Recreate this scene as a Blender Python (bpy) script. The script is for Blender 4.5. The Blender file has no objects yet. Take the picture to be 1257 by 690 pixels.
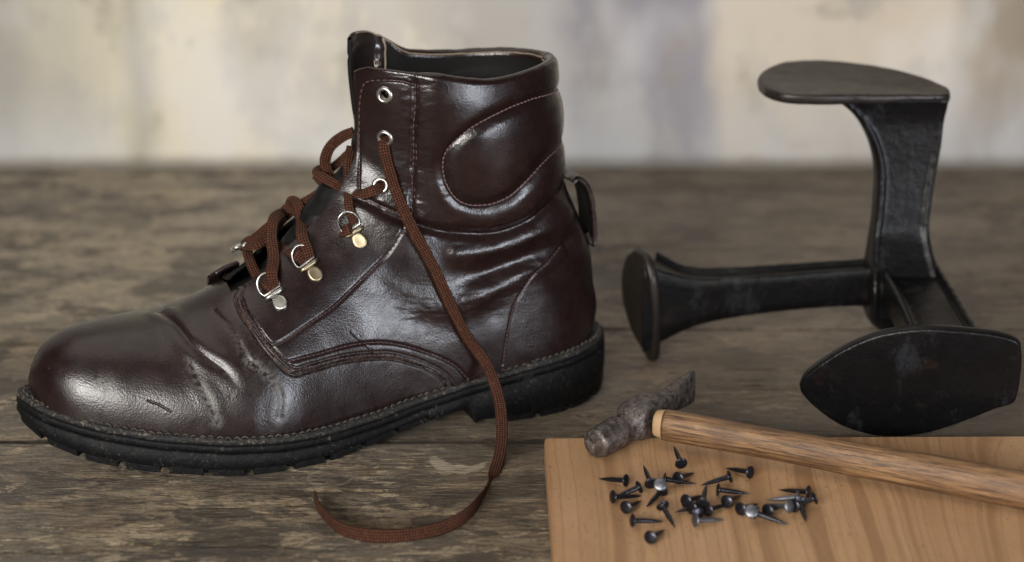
import bpy, math, random
import numpy as np
from mathutils import Vector, Matrix

random.seed(7)
rng = np.random.default_rng(7)
scene = bpy.context.scene
col = scene.collection
R = math.radians

# ---------------------------------------------------------------- camera
cam_d = bpy.data.cameras.new('camera')
cam = bpy.data.objects.new('camera', cam_d); col.objects.link(cam)
cam_d.sensor_width = 36.0
cam_d.lens = 2000.0/1257.0*36.0
cam.location = (0, 0, .35)
cam.rotation_euler = (R(90-17.7), 0, 0)
cam_d.clip_start = .02; cam_d.clip_end = 50
cam_d.dof.use_dof = True
cam_d.dof.focus_distance = .835
cam_d.dof.aperture_fstop = 4.6
cam_d.dof.aperture_blades = 7
scene.camera = cam

# ---------------------------------------------------------------- light and exposure
world = bpy.data.worlds.new('World'); scene.world = world
world.use_nodes = True
world.node_tree.nodes['Background'].inputs[0].default_value = (.70, .68, .67, 1)
world.node_tree.nodes['Background'].inputs[1].default_value = .05

def area(name, loc, target, sx, sy, power, color):
    l = bpy.data.lights.new(name, 'AREA'); l.shape = 'RECTANGLE'; l.size = sx; l.size_y = sy
    l.energy = power; l.color = color
    o = bpy.data.objects.new(name, l); col.objects.link(o); o.location = loc
    o.rotation_euler = (Vector(target)-Vector(loc)).to_track_quat('-Z', 'Y').to_euler()
    return o
area('window_light', (-.85, -1.35, .82), (0, .95, .10), 1.5, .45, 84, (1.0, .965, .91))
area('side_window_light', (1.20, -.58, .24), (.02, .85, .14), .50, .55, 19, (.86, .91, 1.0))
area('overhead_fill', (-.35, 1.15, 1.7), (-.15, 1.1, 0), 2.2, 1.5, 13, (1.0, .93, .84))  # unseen overhead fill, added to brighten the table

scene.view_settings.view_transform = 'Standard'
scene.view_settings.look = 'None'
scene.view_settings.exposure = 0
scene.view_settings.gamma = 1
scene.cycles.use_denoising = True
scene.cycles.max_bounces = 6

# ---------------------------------------------------------------- helpers
def link_obj(o, parent=None):
    col.objects.link(o)
    if parent is not None: o.parent = parent
    return o

def tag(o, label=None, cat=None, group=None, kind=None):
    if label: o['label'] = label
    if cat: o['category'] = cat
    if group: o['group'] = group
    if kind: o['kind'] = kind
    return o

def empty(name, loc, rot=(0, 0, 0)):
    o = bpy.data.objects.new(name, None); col.objects.link(o)
    o.location = loc; o.rotation_euler = rot; o.empty_display_size = .02
    return o

def mesh_np(name, V, F, mats=(), smooth=True, uv=None, attrs=None, normals=None):
    """V (n,3); F (m,4) or (m,3) or a list of index tuples"""
    me = bpy.data.meshes.new(name)
    V = np.asarray(V, np.float32)
    if isinstance(F, np.ndarray):
        k = F.shape[1]
        me.vertices.add(len(V)); me.vertices.foreach_set('co', V.ravel())
        me.loops.add(F.size); me.loops.foreach_set('vertex_index', F.ravel().astype(np.int32))
        me.polygons.add(len(F)); me.polygons.foreach_set('loop_start', np.arange(0, F.size, k, dtype=np.int32))
        me.update(calc_edges=True)
    else:
        me.from_pydata([tuple(map(float, v)) for v in V], [], [tuple(map(int, f)) for f in F])
    for m in mats: me.materials.append(m)
    if smooth: me.polygons.foreach_set('use_smooth', np.ones(len(me.polygons), bool))
    if uv is not None:
        lay = me.uv_layers.new(name='UVMap')
        li = np.empty(len(me.loops), np.int32); me.loops.foreach_get('vertex_index', li)
        lay.data.foreach_set('uv', np.asarray(uv, np.float32)[li].ravel())
    if attrs:
        for k2, a in attrs.items():
            at = me.attributes.new(k2, 'FLOAT', 'POINT'); at.data.foreach_set('value', np.asarray(a, np.float32).ravel())
    me.validate(clean_customdata=False)
    if normals is not None:
        me.normals_split_custom_set_from_vertices([tuple(n) for n in np.asarray(normals, float)])
    return me

def obj(name, me, parent=None, mat=None):
    o = bpy.data.objects.new(name, me)
    if mat is not None and not me.materials: me.materials.append(mat)
    return link_obj(o, parent)

def grid_faces(n, m, flip=False, wrap=False):
    i = np.arange(n-1)[:, None]; j = np.arange(m if wrap else m-1)[None, :]
    j2 = (j+1) % m
    a = i*m+j; b = (i+1)*m+j; c = (i+1)*m+j2; d = i*m+j2
    F = np.stack([a+0*j, b, c, d], -1).reshape(-1, 4)
    return F[:, ::-1].copy() if flip else F

class MB:
    """collects pieces into one mesh"""
    def __init__(s): s.V = []; s.F = []; s.n = 0
    def add(s, V, F):
        s.V.append(np.asarray(V, float)); s.F.extend([tuple(int(i)+s.n for i in f) for f in F]); s.n += len(V)
    def build(s, name, mat, parent=None, smooth=True):
        me = mesh_np(name, np.concatenate(s.V), s.F, (mat,), smooth)
        return obj(name, me, parent)

def frames(P, up=None):
    P = np.asarray(P, float)
    T = np.gradient(P, axis=0); T /= np.maximum(np.linalg.norm(T, axis=1, keepdims=True), 1e-9)
    return T

def catmull(P, step):
    P = np.asarray(P, float)
    Q = np.vstack([2*P[0]-P[1], P, 2*P[-1]-P[-2]])
    out = []
    for i in range(1, len(Q)-2):
        p0, p1, p2, p3 = Q[i-1], Q[i], Q[i+1], Q[i+2]
        n = max(2, int(np.linalg.norm((p2-p1)[:3])/step))
        t = np.linspace(0, 1, n, endpoint=False)[:, None]
        out.append(.5*((2*p1)+(-p0+p2)*t+(2*p0-5*p1+4*p2-p3)*t*t+(-p0+3*p1-3*p2+p3)*t**3))
    out.append(P[-1:])
    return np.concatenate(out)

def tube(P, r, k=8, closed=False, cap=True):
    """round tube along P; r scalar or per point"""
    P = np.asarray(P, float); n = len(P); r = np.broadcast_to(r, (n,))
    if closed: T = np.roll(P, -1, 0)-np.roll(P, 1, 0)
    else: T = np.gradient(P, axis=0)
    T /= np.maximum(np.linalg.norm(T, axis=1, keepdims=True), 1e-12)
    ref = np.array([0, 0, 1.0]) if abs(T[0][2]) < .9 else np.array([1.0, 0, 0])
    V = []
    N = np.cross(T[0], ref); N /= np.linalg.norm(N)
    for i in range(n):
        N = N-T[i]*np.dot(N, T[i]); N /= max(np.linalg.norm(N), 1e-12)
        B = np.cross(T[i], N)
        a = np.arange(k)*2*math.pi/k
        V.append(P[i]+r[i]*(np.cos(a)[:, None]*N+np.sin(a)[:, None]*B))
    V = np.concatenate(V); F = []
    for i in range(n if closed else n-1):
        i2 = (i+1) % n
        for j in range(k):
            j2 = (j+1) % k
            F.append((i*k+j, i*k+j2, i2*k+j2, i2*k+j))
    if cap and not closed:
        F.append(tuple(range(k-1, -1, -1))); F.append(tuple((n-1)*k+j for j in range(k)))
    return V, F

def _h(ix, iy, iz, seed):
    n = (ix*374761393+iy*668265263+iz*2147483647+seed*974711) & 0xffffffff
    n = ((n ^ (n >> 13))*1274126177) & 0xffffffff
    return ((n ^ (n >> 16)) & 0xffff)/65535.0
def vnoise(P, seed=0):
    P = np.asarray(P, float); I = np.floor(P).astype(np.int64); f = P-I; f = f*f*(3-2*f)
    x, y, z = I[..., 0], I[..., 1], I[..., 2]; fx, fy, fz = f[..., 0], f[..., 1], f[..., 2]
    def l(a, b, t): return a+(b-a)*t
    return l(l(l(_h(x,y,z,seed), _h(x+1,y,z,seed), fx), l(_h(x,y+1,z,seed), _h(x+1,y+1,z,seed), fx), fy),
             l(l(_h(x,y,z+1,seed), _h(x+1,y,z+1,seed), fx), l(_h(x,y+1,z+1,seed), _h(x+1,y+1,z+1,seed), fx), fy), fz)*2-1
def fbm(P, oct=4, seed=0):
    s = 0; a = 1; t = 0
    for i in range(oct): s = s+a*vnoise(np.asarray(P)*2**i, seed+i); t += a; a *= .5
    return s/t
def sstep(a, b, x):
    t = np.clip((x-a)/(b-a), 0, 1); return t*t*(3-2*t)

# ---------------------------------------------------------------- materials
class NT:
    def __init__(s, name):
        s.m = bpy.data.materials.new(name); s.m.use_nodes = True
        s.t = s.m.node_tree; s.b = s.t.nodes['Principled BSDF']
        s.tc = s.t.nodes.new('ShaderNodeTexCoord')
    def n(s, typ, **kw):
        x = s.t.nodes.new(typ)
        for k, v in kw.items(): setattr(x, k, v)
        return x
    def set(s, sock, v):
        if hasattr(v, 'links') or isinstance(v, bpy.types.NodeSocket): s.t.links.new(v, sock)
        else: sock.default_value = v
    def mapping(s, scale=(1,1,1), rot=(0,0,0), loc=(0,0,0), src='Object'):
        m = s.n('ShaderNodeMapping'); m.inputs['Scale'].default_value = scale; m.inputs['Rotation'].default_value = rot; m.inputs['Location'].default_value = loc
        s.t.links.new(s.tc.outputs[src], m.inputs['Vector']); return m.outputs[0]
    def noise(s, vec, scale, detail=4, rough=.55, dist=0.0):
        x = s.n('ShaderNodeTexNoise'); s.t.links.new(vec, x.inputs['Vector'])
        x.inputs['Scale'].default_value = scale; x.inputs['Detail'].default_value = detail
        x.inputs['Roughness'].default_value = rough; x.inputs['Distortion'].default_value = dist
        return x.outputs['Fac']
    def voronoi(s, vec, scale, feature='F1'):
        x = s.n('ShaderNodeTexVoronoi', feature=feature); s.t.links.new(vec, x.inputs['Vector']); x.inputs['Scale'].default_value = scale
        return x.outputs['Distance']
    def ramp(s, fac, stops):
        x = s.n('ShaderNodeValToRGB'); s.t.links.new(fac, x.inputs[0]); e = x.color_ramp.elements
        while len(e) < len(stops): e.new(.5)
        for i, (p, c) in enumerate(stops):
            e[i].position = p; e[i].color = (c, c, c, 1) if isinstance(c, (int, float)) else tuple(c)+(1,)
        return x.outputs[0]
    def math(s, op, a, b=None, clamp=False):
        x = s.n('ShaderNodeMath', operation=op, use_clamp=clamp); s.set(x.inputs[0], a)
        if b is not None: s.set(x.inputs[1], b)
        return x.outputs[0]
    def mix(s, fac, a, b, mode='MIX'):
        x = s.n('ShaderNodeMix', data_type='RGBA', blend_type=mode); s.set(x.inputs[0], fac)
        for sock, v in ((x.inputs[6], a), (x.inputs[7], b)):
            s.set(sock, v if isinstance(v, bpy.types.NodeSocket) else tuple(v)+(1,))
        return x.outputs[2]
    def attr(s, name):
        x = s.n('ShaderNodeAttribute', attribute_name=name); return x.outputs['Fac']
    def sep(s, vec):
        x = s.n('ShaderNodeSeparateXYZ'); s.t.links.new(vec, x.inputs[0]); return x.outputs
    def bump(s, h, strength, dist, prev=None):
        x = s.n('ShaderNodeBump'); s.set(x.inputs['Strength'], strength); x.inputs['Distance'].default_value = dist
        s.t.links.new(h, x.inputs['Height'])
        if prev is not None: s.t.links.new(prev, x.inputs['Normal'])
        return x.outputs[0]
    def out(s, color=None, rough=None, normal=None, metal=None, coat=None, coat_rough=None, spec=None, sheen=None):
        I = s.b.inputs
        if color is not None: s.set(I['Base Color'], color if isinstance(color, bpy.types.NodeSocket) else tuple(color)+(1,))
        if rough is not None: s.set(I['Roughness'], rough)
        if metal is not None: s.set(I['Metallic'], metal)
        if coat is not None: s.set(I['Coat Weight'], coat)
        if coat_rough is not None: s.set(I['Coat Roughness'], coat_rough)
        if spec is not None: s.set(I['Specular IOR Level'], spec)
        if sheen is not None: s.set(I['Sheen Weight'], sheen)
        if normal is not None:
            s.t.links.new(normal, I['Normal'])
        return s.m

def mat_leather(name, dark=(.0055,.0026,.0026), light=(.0125,.0058,.0053), rough=.30, coat=.12):
    t = NT(name); v = t.mapping()
    big = t.noise(v, 28, 3); fine = t.noise(v, 900, 3, .6); mid = t.noise(v, 150, 4, .6)
    c = t.mix(big, dark, light)
    c = t.mix(t.ramp(mid, [(.35, 0), (.7, .35)]), c, tuple(x*1.7 for x in light))
    wear = t.attr('wear')
    wn = t.math('MULTIPLY', wear, t.ramp(t.noise(v, 420, 4, .7), [(.42, 0), (.60, 1)]))
    c = t.mix(wn, c, (.085, .080, .070))
    c = t.mix(t.attr('edge'), c, (.15, .085, .058))
    specks = t.ramp(t.noise(v, 1300, 1, .5), [(.78, 0), (.80, 1)])
    c = t.mix(t.math('MULTIPLY', specks, .5), c, (.20, .16, .12))
    vor = t.voronoi(v, 1100)
    hgt = t.math('ADD', t.math('MULTIPLY', vor, .7), t.math('ADD', t.math('MULTIPLY', fine, .8), t.math('MULTIPLY', mid, 1.2)))
    nrm = t.bump(hgt, .27, .00026)
    nrm = t.bump(t.noise(v, 60, 2), .13, .0014, nrm)
    r = t.math('ADD', t.math('MULTIPLY', t.noise(v, 90, 4, .6), .30), rough-.15)
    r = t.math('ADD', r, t.math('MULTIPLY', wn, .25))
    m = t.out(c, r, nrm, coat=coat, coat_rough=.18, spec=.42)
    t.t.links.new(nrm, t.b.inputs['Coat Normal'])
    return m

def mat_simple(name, color, rough, var=.3, scale=200, bump=.2, bd=.0003, metal=0, coat=0, spec=.5):
    t = NT(name); v = t.mapping()
    n = t.noise(v, scale, 4, .6)
    c = t.mix(n, tuple(x*(1-var) for x in color), tuple(x*(1+var) for x in color))
    r = t.math('ADD', t.math('MULTIPLY', t.noise(v, scale*.5, 3), .25), rough-.125)
    return t.out(c, r, t.bump(n, bump, bd), metal=metal, coat=coat, spec=spec)
#BOOTCORE-BEGIN
# ---------------------------------------------------------------- boot shape
BA = math.radians(20.0)
BO = np.array([.055, .905, 0.0])
EA = np.array([-math.cos(BA), -math.sin(BA), 0.0])
EB = np.array([math.sin(BA), -math.cos(BA), 0.0])
def boot_to_world(L):
    L = np.asarray(L, float)
    return BO + L[..., :1]*EA + L[..., 1:2]*EB + L[..., 2:3]*np.array([0, 0, 1.0])

# dorsal (a,z), plantar/back (a,z), half width, centre, tm, p_top, p_bottom, q
ROWS = np.array([
 (.3270,.046,.3270,.028,.0000,.006,0.120,1.95,9,2.2),
 (.3247,.0525,.3247,.027,.0120,.006,0.120,1.95,9,2.2),
 (.3183,.0620,.3180,.022,.0235,.006,0.120,1.95,9,2.3),
 (.3055,.0685,.3060,.020,.0330,.006,0.120,1.95,9,2.3),
 (.2890,.0715,.2890,.016,.0410,.0050,0.120,1.90,9,2.3),
 (.2720,.0730,.2710,.013,.0465,.0045,0.120,1.85,9,2.2),
 (.2586,.0735,.2540,.011,.0510,.0045,0.120,1.80,9,2.1),
 (.2400,.0790,.2330,.010,.0545,.0045,0.120,1.75,9,2.0),
 (.2280,.0840,.2160,.010,.0560,.0050,0.120,1.70,9,2.0),
 (.2110,.0920,.1940,.010,.0540,.0045,0.130,1.85,9,2.0),
 (.1930,.1085,.1660,.010,.0475,.0025,0.150,1.95,9,2.0),
 (.1790,.1215,.1300,.012,.0415,.0005,0.180,2.05,9,2.0),
 (.1670,.1340,.0900,.014,.0390,.0000,0.240,2.10,9,2.0),
 (.1610,.1435,.0500,.017,.0385,.0000,0.330,2.10,9,2.0),
 (.1575,.1505,.0200,.020,.0375,.0000,.45,2.0,5,2.0),
 (.1555,.1565,.0078,.045,.0365,.0000,.48,2.1,2.3,2.0),
 (.1545,.1620,.0100,.065,.0365,.0000,.50,2.2,2.1,2.0),
 (.1537,.1680,.0125,.085,.0370,.0000,.50,2.2,2.0,2.0),
 (.1532,.1740,.0203,.105,.0380,.0000,.50,2.3,2.0,2.0),
 (.1528,.1800,.0285,.125,.0395,.0000,.50,2.3,2.0,2.0),
 (.1525,.1860,.0322,.148,.0410,.0000,.50,2.4,2.0,2.0),
 (.1525,.1910,.0342,.170,.0415,.0000,.50,2.4,2.0,2.0),
 (.1523,.1960,.0362,.193,.0410,.0000,.50,2.4,2.0,2.0)])

def _hermite(x, y, xs):
    # Catmull-Rom interpolation of the rows
    d = np.zeros_like(y)
    d[1:-1] = (y[2:]-y[:-2])/((x[2:]-x[:-2])[:, None])
    d[0] = (y[1]-y[0])/(x[1]-x[0]); d[-1] = (y[-1]-y[-2])/(x[-1]-x[-2])
    k = np.clip(np.searchsorted(x, xs, side='right')-1, 0, len(x)-2)
    h = (x[k+1]-x[k]); t = ((xs-x[k])/h)[:, None]; h = h[:, None]
    return ((2*t**3-3*t**2+1)*y[k] + (t**3-2*t**2+t)*h*d[k]
            + (-2*t**3+3*t**2)*y[k+1] + (t**3-t**2)*h*d[k+1])

_mid = np.stack([.5*(ROWS[:,0]+ROWS[:,2]), .5*(ROWS[:,1]+ROWS[:,3])], 1)
_stp = (np.hypot(np.diff(ROWS[:,0]), np.diff(ROWS[:,1])) + np.hypot(np.diff(ROWS[:,2]), np.diff(ROWS[:,3])))*.5 + .001
SK = np.concatenate([[0], np.cumsum(_stp)]); SK /= SK[-1]
S_THROAT = SK[8]+.018

def rows_at(s):
    s = np.asarray(s, float)
    r = _hermite(SK, ROWS, s.ravel())
    r[:, 4] = np.maximum(r[:, 4], 0)
    return r.reshape(s.shape + (10,))

def top_dz(s, a, side):
    # the collar line: taller far flap, sagging near rim
    k = np.clip((s-SK[18])/(1-SK[18]), 0, 1)**1.6
    f = np.clip((a-.105)/.03, 0, 1); f = f*f*(3-2*f)
    m = np.exp(-((a-.085)/.03)**2)
    near = .002*f - .0055*m
    far = .0135*f - .003*m
    rn = np.clip((a-.1455)/.007, 0, 1)**2*.0065; rf = np.clip((a-.141)/.011, 0, 1)**2*.0130
    return k*np.where(side > 0, near-rn, far-rf)

def boot_base(s, phi, side):
    """s along the boot (0 toe .. 1 collar), phi 0 on the ridge .. pi under the foot / at the back; side +1 near, -1 far"""
    r = rows_at(s)
    Da, Dz, Ba, Bz, W, cb, tm, p, pb, q = [r[..., i] for i in range(10)]
    c = np.cos(phi); sn = np.clip(np.sin(phi), 0, 1)
    e = np.where(c > 0, p, pb); ac = np.abs(c)+1e-9; asn = sn+1e-9
    rho = np.full(ac.shape, 1.45)
    for _ in range(9):
        g1 = (rho*ac)**e; g2 = (rho*asn)**q
        rho = np.maximum(rho-(g1+g2-1)*rho/(e*g1+q*g2), .5)
    x = rho*ac
    t = np.where(c > 0, tm + (1-tm)*x, tm - tm*x)
    h = W*rho*sn
    tuck = 1 - .02*np.clip((.10-t)/.10, 0, 1)
    a = Ba + (Da-Ba)*t; z = Bz + (Dz-Bz)*t
    b = cb*np.clip(1.0, 0, 1) + side*h*tuck
    z = z + top_dz(s, a, side)
    return np.stack([a, b, z], -1)

def grid_normals(P, side):
    du = np.gradient(P, axis=0); dv = np.gradient(P, axis=1)
    n = np.cross(dv, du)*side
    l = np.linalg.norm(n, axis=-1, keepdims=True)
    return n/np.maximum(l, 1e-12)

def facing_phi(s, side):
    """where the front edge of the quarter runs, as an angle off the ridge"""
    s = np.maximum(np.asarray(s, float), S_THROAT)
    r = rows_at(s)
    k = np.clip((s-S_THROAT)/(1-S_THROAT), 0, 1)
    off = np.interp(k, [0, .06, .2, .4, .65, 1.0], [.0125, .0140, .0150, .0135, .0115, .0105] if side > 0 else [.0125, .013, .0170, .0200, .0200, .0210])
    y = np.clip(off/np.maximum(r[..., 4], 1e-6), 0, .9)
    return np.arctan2(y, (1-y**r[..., 9])**(1/r[..., 7]))
MED = [(.3330,.006),(.3285,.018),(.3200,.029),(.3000,.044),(.2750,.0535),(.2475,.0600),(.2278,.0635),(.2068,.0645),(.1840,.0610),(.1600,.0535),(.1350,.0460),(.1160,.0425),(.0900,.0415),(.0700,.0420),(.0480,.0400),(.0300,.0335),(.0150,.0230),(.0060,.0100),(.0030,0)]
LAT = [(.0060,-.0105),(.0150,-.0230),(.0300,-.0320),(.0480,-.0375),(.0700,-.0400),(.0900,-.0410),(.1100,-.0430),(.1350,-.0460),(.1600,-.0500),(.1840,-.0530),(.2068,-.0545),(.2278,-.0530),(.2475,-.0500),(.2750,-.0435),(.3000,-.0330),(.3200,-.0170),(.3285,-.0050)]
def closed_curve(pts, n):
    P = np.array(pts, float); N = len(P)
    L = np.hypot(*(np.roll(P, -1, 0)-P).T)
    knots = np.concatenate([[0], np.cumsum(L)])
    u = np.linspace(0, knots[-1], n, endpoint=False)
    k = np.clip(np.searchsorted(knots, u, side='right')-1, 0, N-1)
    t = ((u-knots[k])/L[k])[:, None]
    p0, p1, p2, p3 = P[(k-1) % N], P[k], P[(k+1) % N], P[(k+2) % N]
    return .5*((2*p1)+(-p0+p2)*t+(2*p0-5*p1+4*p2-p3)*t*t+(-p0+3*p1-3*p2+p3)*t**3)
SOLE = closed_curve(MED+LAT, 900)
#BOOTCORE-END
FEATURES = {
    'quarter_edge': [(0.3369,0.269), (0.3289,0.335), (0.3276,0.511), (0.3362,0.722), (0.3476,0.947), (0.3682,1.167), (0.3996,1.229), (0.4483,1.295), (0.4903,1.374), (0.5117,1.431), (0.5377,1.546), (0.5524,1.898), (0.5510,2.171)],
    'quarter_seam': [(0.3682,1.084), (0.4176,1.172), (0.4616,1.229), (0.5003,1.299), (0.5284,1.383), (0.5510,1.484), (0.5657,1.577), (0.5737,1.810), (0.5757,2.044)],
    'facing_seam': [(0.3362,0.418), (0.3356,0.581), (0.3436,0.775), (0.3536,0.899), (0.3742,0.929), (0.4123,0.956), (0.4583,0.973), (0.5037,0.956), (0.5544,0.934), (0.5971,0.925), (0.6358,0.912), (0.6578,0.912)],
    'collar_seam': [(0.6311,0.537), (0.6424,0.630), (0.6518,0.722), (0.6624,0.828), (0.6858,0.982), (0.7031,1.132), (0.7265,1.299), (0.7585,1.546), (0.7965,1.810), (0.8346,2.079), (0.8639,2.378), (0.8813,2.718), (0.8993,3.141)],
    'panel': [(0.9813,3.141), (0.9773,2.850), (0.9753,2.158), (0.9633,1.810), (0.9326,1.524), (0.8866,1.317), (0.8466,1.216), (0.8099,1.194), (0.7852,1.251), (0.7805,1.352), (0.7992,1.520), (0.8306,1.722), (0.8719,1.986), (0.9053,2.290), (0.9219,2.647), (0.9339,3.141)],
    'facing_line': [(0.9867,1.035), (0.9320,1.017), (0.8666,0.982), (0.7972,0.951), (0.7498,0.929), (0.7145,0.929), (0.6911,0.960)],
    'front_line': [(0.6411,0.529), (0.6911,0.445), (0.7705,0.383), (0.8526,0.366), (0.9206,0.392), (0.9580,0.462), (0.9740,0.612), (0.9847,0.876), (0.9827,1.022)],
    'counter': [(0.7952,2.211), (0.7692,2.048), (0.7365,1.845), (0.7111,1.779), (0.6851,1.749), (0.6571,1.784), (0.6371,1.890), (0.6204,2.044)],
    'valley_ankle': [(0.6004,1.079), (0.6491,1.233), (0.6825,1.405), (0.7205,1.603), (0.7738,1.991), (0.8159,2.471)],
    'ridge_ankle': [(0.5697,1.207), (0.6077,1.326), (0.6424,1.401), (0.6878,1.550), (0.7392,1.788), (0.7939,2.189)],
    'valley_low': [(0.5517,1.053), (0.5657,1.304), (0.6084,1.458), (0.6538,1.555)],
    'ridge_up': [(0.6925,1.282), (0.7385,1.546), (0.7965,1.951), (0.8472,2.537)],
    'valley_front': [(0.5724,0.797), (0.5817,1.004), (0.6091,1.189), (0.6478,1.326)],
    'crease_a': [(0.2141,0.000), (0.2288,0.317), (0.2435,0.617), (0.2568,0.780), (0.2722,0.903), (0.2822,1.000), (0.2915,1.123)],
    'crease_b': [(0.2355,0.793), (0.2435,1.048), (0.2502,1.207), (0.2542,1.387)],
    'crease_c': [(0.3189,0.951), (0.3302,1.057), (0.3382,1.150), (0.3449,1.295), (0.3349,1.445)],
    'crease_d': [(0.2889,0.352), (0.3029,0.573), (0.3122,0.802), (0.3155,0.969)],
    'toe_scratch': [(0.1701,1.158), (0.1841,1.198), (0.1988,1.264)],
    'tear': [(0.4730,1.163), (0.4770,1.211), (0.4850,1.291), (0.4917,1.357)],
    'strap_top': [(0.6491,0.608), (0.6624,0.731), (0.6771,0.854)],
}
EYELETS = [
    (0.9413, 0.722, 1),
    (0.8252, 0.696, 1),
    (0.7011, 0.669, 1),
    (0.9573, 1.000, -1),
]
HOOKS = [
    ((0.2020,0.0324,0.0857), (-0.0021,0.0040,-0.0038), (0.3175,0.6921,0.6482)),
    ((0.1826,0.0285,0.0982), (-0.0038,0.0039,-0.0057), (0.1278,0.8163,0.5633)),
    ((0.1568,0.0254,0.1135), (-0.0027,0.0026,-0.0053), (0.2354,0.9038,0.3574)),
    ((0.2068,-0.0200,0.0960), (-0.0008,0.0020,-0.0023), (0.2500,-0.5000,0.8000)),
    ((0.1831,-0.0220,0.1107), (-0.0008,0.0020,-0.0033), (0.2500,-0.5000,0.8000)),
]
LACES = [
    (0.0068, 0.0022, [(0.1360,0.0210,0.1615, 0,0,0), (0.1391,0.0259,0.1573, 0,0,0), (0.1365,0.0279,0.1432, 0,0,0), (0.1325,0.0319,0.1283, 0,0,0), (0.1262,0.0357,0.1123, 0,0,0), (0.1175,0.0393,0.0942, 0,0,0), (0.1094,0.0413,0.0740, 0,0,0), (0.1006,0.0430,0.0544, 0,0,0), (0.0914,0.0462,0.0397, 0,0,0), (0.0904,0.0560,0.0334, 0,0,0), (0.0896,0.0650,0.0239, 0,0,0), (0.0923,0.0770,0.0149, 0,0,0), (0.0971,0.0890,0.0074, 0,0,0), (0.1040,0.1010,0.0019, 0,0,0), (0.1160,0.1200,-0.0004, -0.3,0.2,0.8), (0.1360,0.1537,0.0055, 0,-0.35,0.9), (0.1525,0.1643,0.0050, 0,-0.5,0.8), (0.1711,0.1661,0.0048, 0,-0.5,0.8), (0.1891,0.1596,0.0048, 0,-0.45,0.85), (0.1995,0.1468,0.0048, 0,-0.3,0.9), (0.2027,0.1259,0.0048, 0,-0.1,0.95), (0.2021,0.1100,0.0050, 0,0,1)]),
    (0.006, 0.0022, [(0.2049,-0.0180,0.0977, 0,0,0), (0.2077,-0.0060,0.0981, 0,0,0), (0.2081,0.0060,0.0943, 0,0,0), (0.2060,0.0140,0.0888, 0,0,0), (0.2053,0.0288,0.0908, 0,0,0), (0.2020,0.0316,0.0877, 0,0,0)]),
    (0.0068, 0.0022, [(0.1826,-0.0200,0.1131, 0,0,0), (0.1882,-0.0080,0.1176, 0,0,0), (0.1943,0.0020,0.1171, 0,0,0), (0.1976,0.0100,0.1106, 0,0,0), (0.1986,0.0190,0.1020, 0,0,0), (0.2024,0.0309,0.0968, 0,0,0), (0.2017,0.0317,0.0888, 0,0,0)]),
    (0.0066, 0.0022, [(0.2077,-0.0200,0.0965, 0,0,0), (0.2057,-0.0100,0.1032, 0,0,0), (0.1988,-0.0000,0.1053, 0,0,0), (0.1923,0.0080,0.1032, 0,0,0), (0.1894,0.0265,0.1048, 0,0,0), (0.1834,0.0280,0.1005, 0,0,0)]),
    (0.0066, 0.0022, [(0.1803,-0.0220,0.1133, 0,0,0), (0.1808,-0.0140,0.1222, 0,0,0), (0.1799,-0.0040,0.1233, 0,0,0), (0.1798,0.0040,0.1163, 0,0,0), (0.1839,0.0230,0.1127, 0,0,0), (0.1825,0.0278,0.1060, 0,0,0), (0.1816,0.0282,0.1016, 0,0,0)]),
    (0.0066, 0.0022, [(0.1845,-0.0220,0.1109, 0,0,0), (0.1836,-0.0120,0.1189, 0,0,0), (0.1790,-0.0030,0.1180, 0,0,0), (0.1737,0.0060,0.1131, 0,0,0), (0.1664,0.0120,0.1094, 0,0,0), (0.1616,0.0279,0.1152, 0,0,0), (0.1573,0.0256,0.1156, 0,0,0)]),
    (0.0058, 0.002, [(0.1821,-0.0180,0.1144, 0,0,0), (0.1897,-0.0080,0.1123, 0,0,0), (0.1979,-0.0000,0.1075, 0,0,0), (0.2046,0.0020,0.1042, 0,0,0), (0.2077,-0.0120,0.1001, 0,0,0)]),
    (0.0062, 0.002, [(0.1839,-0.0180,0.1137, 0,0,0), (0.1782,-0.0080,0.1212, 0,0,0), (0.1715,-0.0030,0.1260, 0,0,0), (0.1642,-0.0030,0.1307, 0,0,0), (0.1570,-0.0100,0.1325, 0,0,0)]),
    (0.006, 0.002, [(0.2071,-0.0180,0.0979, 0,0,0), (0.2016,-0.0080,0.1061, 0,0,0), (0.1955,-0.0040,0.1121, 0,0,0), (0.1861,-0.0120,0.1145, 0,0,0)]),
    (0.0052, 0.002, [(0.1503,-0.0000,0.1532, 0,0,0), (0.1544,0.0080,0.1464, 0,0,0), (0.1560,0.0130,0.1352, 0,0,0), (0.1587,0.0248,0.1270, 0,0,0), (0.1565,0.0256,0.1178, 0,0,0)]),
    (0.0062, 0.0022, [(0.1382,0.0212,0.1355, 0,0,0), (0.1438,0.0254,0.1352, 0,0,0), (0.1508,0.0243,0.1332, 0,0,0), (0.1556,0.0130,0.1325, 0,0,0), (0.1627,0.0060,0.1359, 0,0,0), (0.1681,-0.0040,0.1390, 0,0,0), (0.1630,-0.0140,0.1394, 0,0,0)]),
    (0.006, 0.0022, [(0.1681,-0.0080,0.1371, 0,0,0), (0.1650,-0.0030,0.1331, 0,0,0), (0.1610,0.0020,0.1276, 0,0,0), (0.1570,0.0030,0.1211, 0,0,0), (0.1527,-0.0040,0.1144, 0,0,0)]),
    (0.0066, 0.0022, [(0.1461,-0.0100,0.1588, 0,0,0), (0.1515,-0.0140,0.1557, 0,0,0), (0.1585,-0.0140,0.1504, 0,0,0), (0.1620,-0.0120,0.1425, 0,0,0), (0.1602,-0.0060,0.1346, 0,0,0), (0.1555,-0.0020,0.1279, 0,0,0)]),
    (0.005, 0.002, [(0.1482,-0.0140,0.1464, 0,0,0), (0.1533,-0.0180,0.1404, 0,0,0), (0.1594,-0.0180,0.1363, 0,0,0)]),
]
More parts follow.
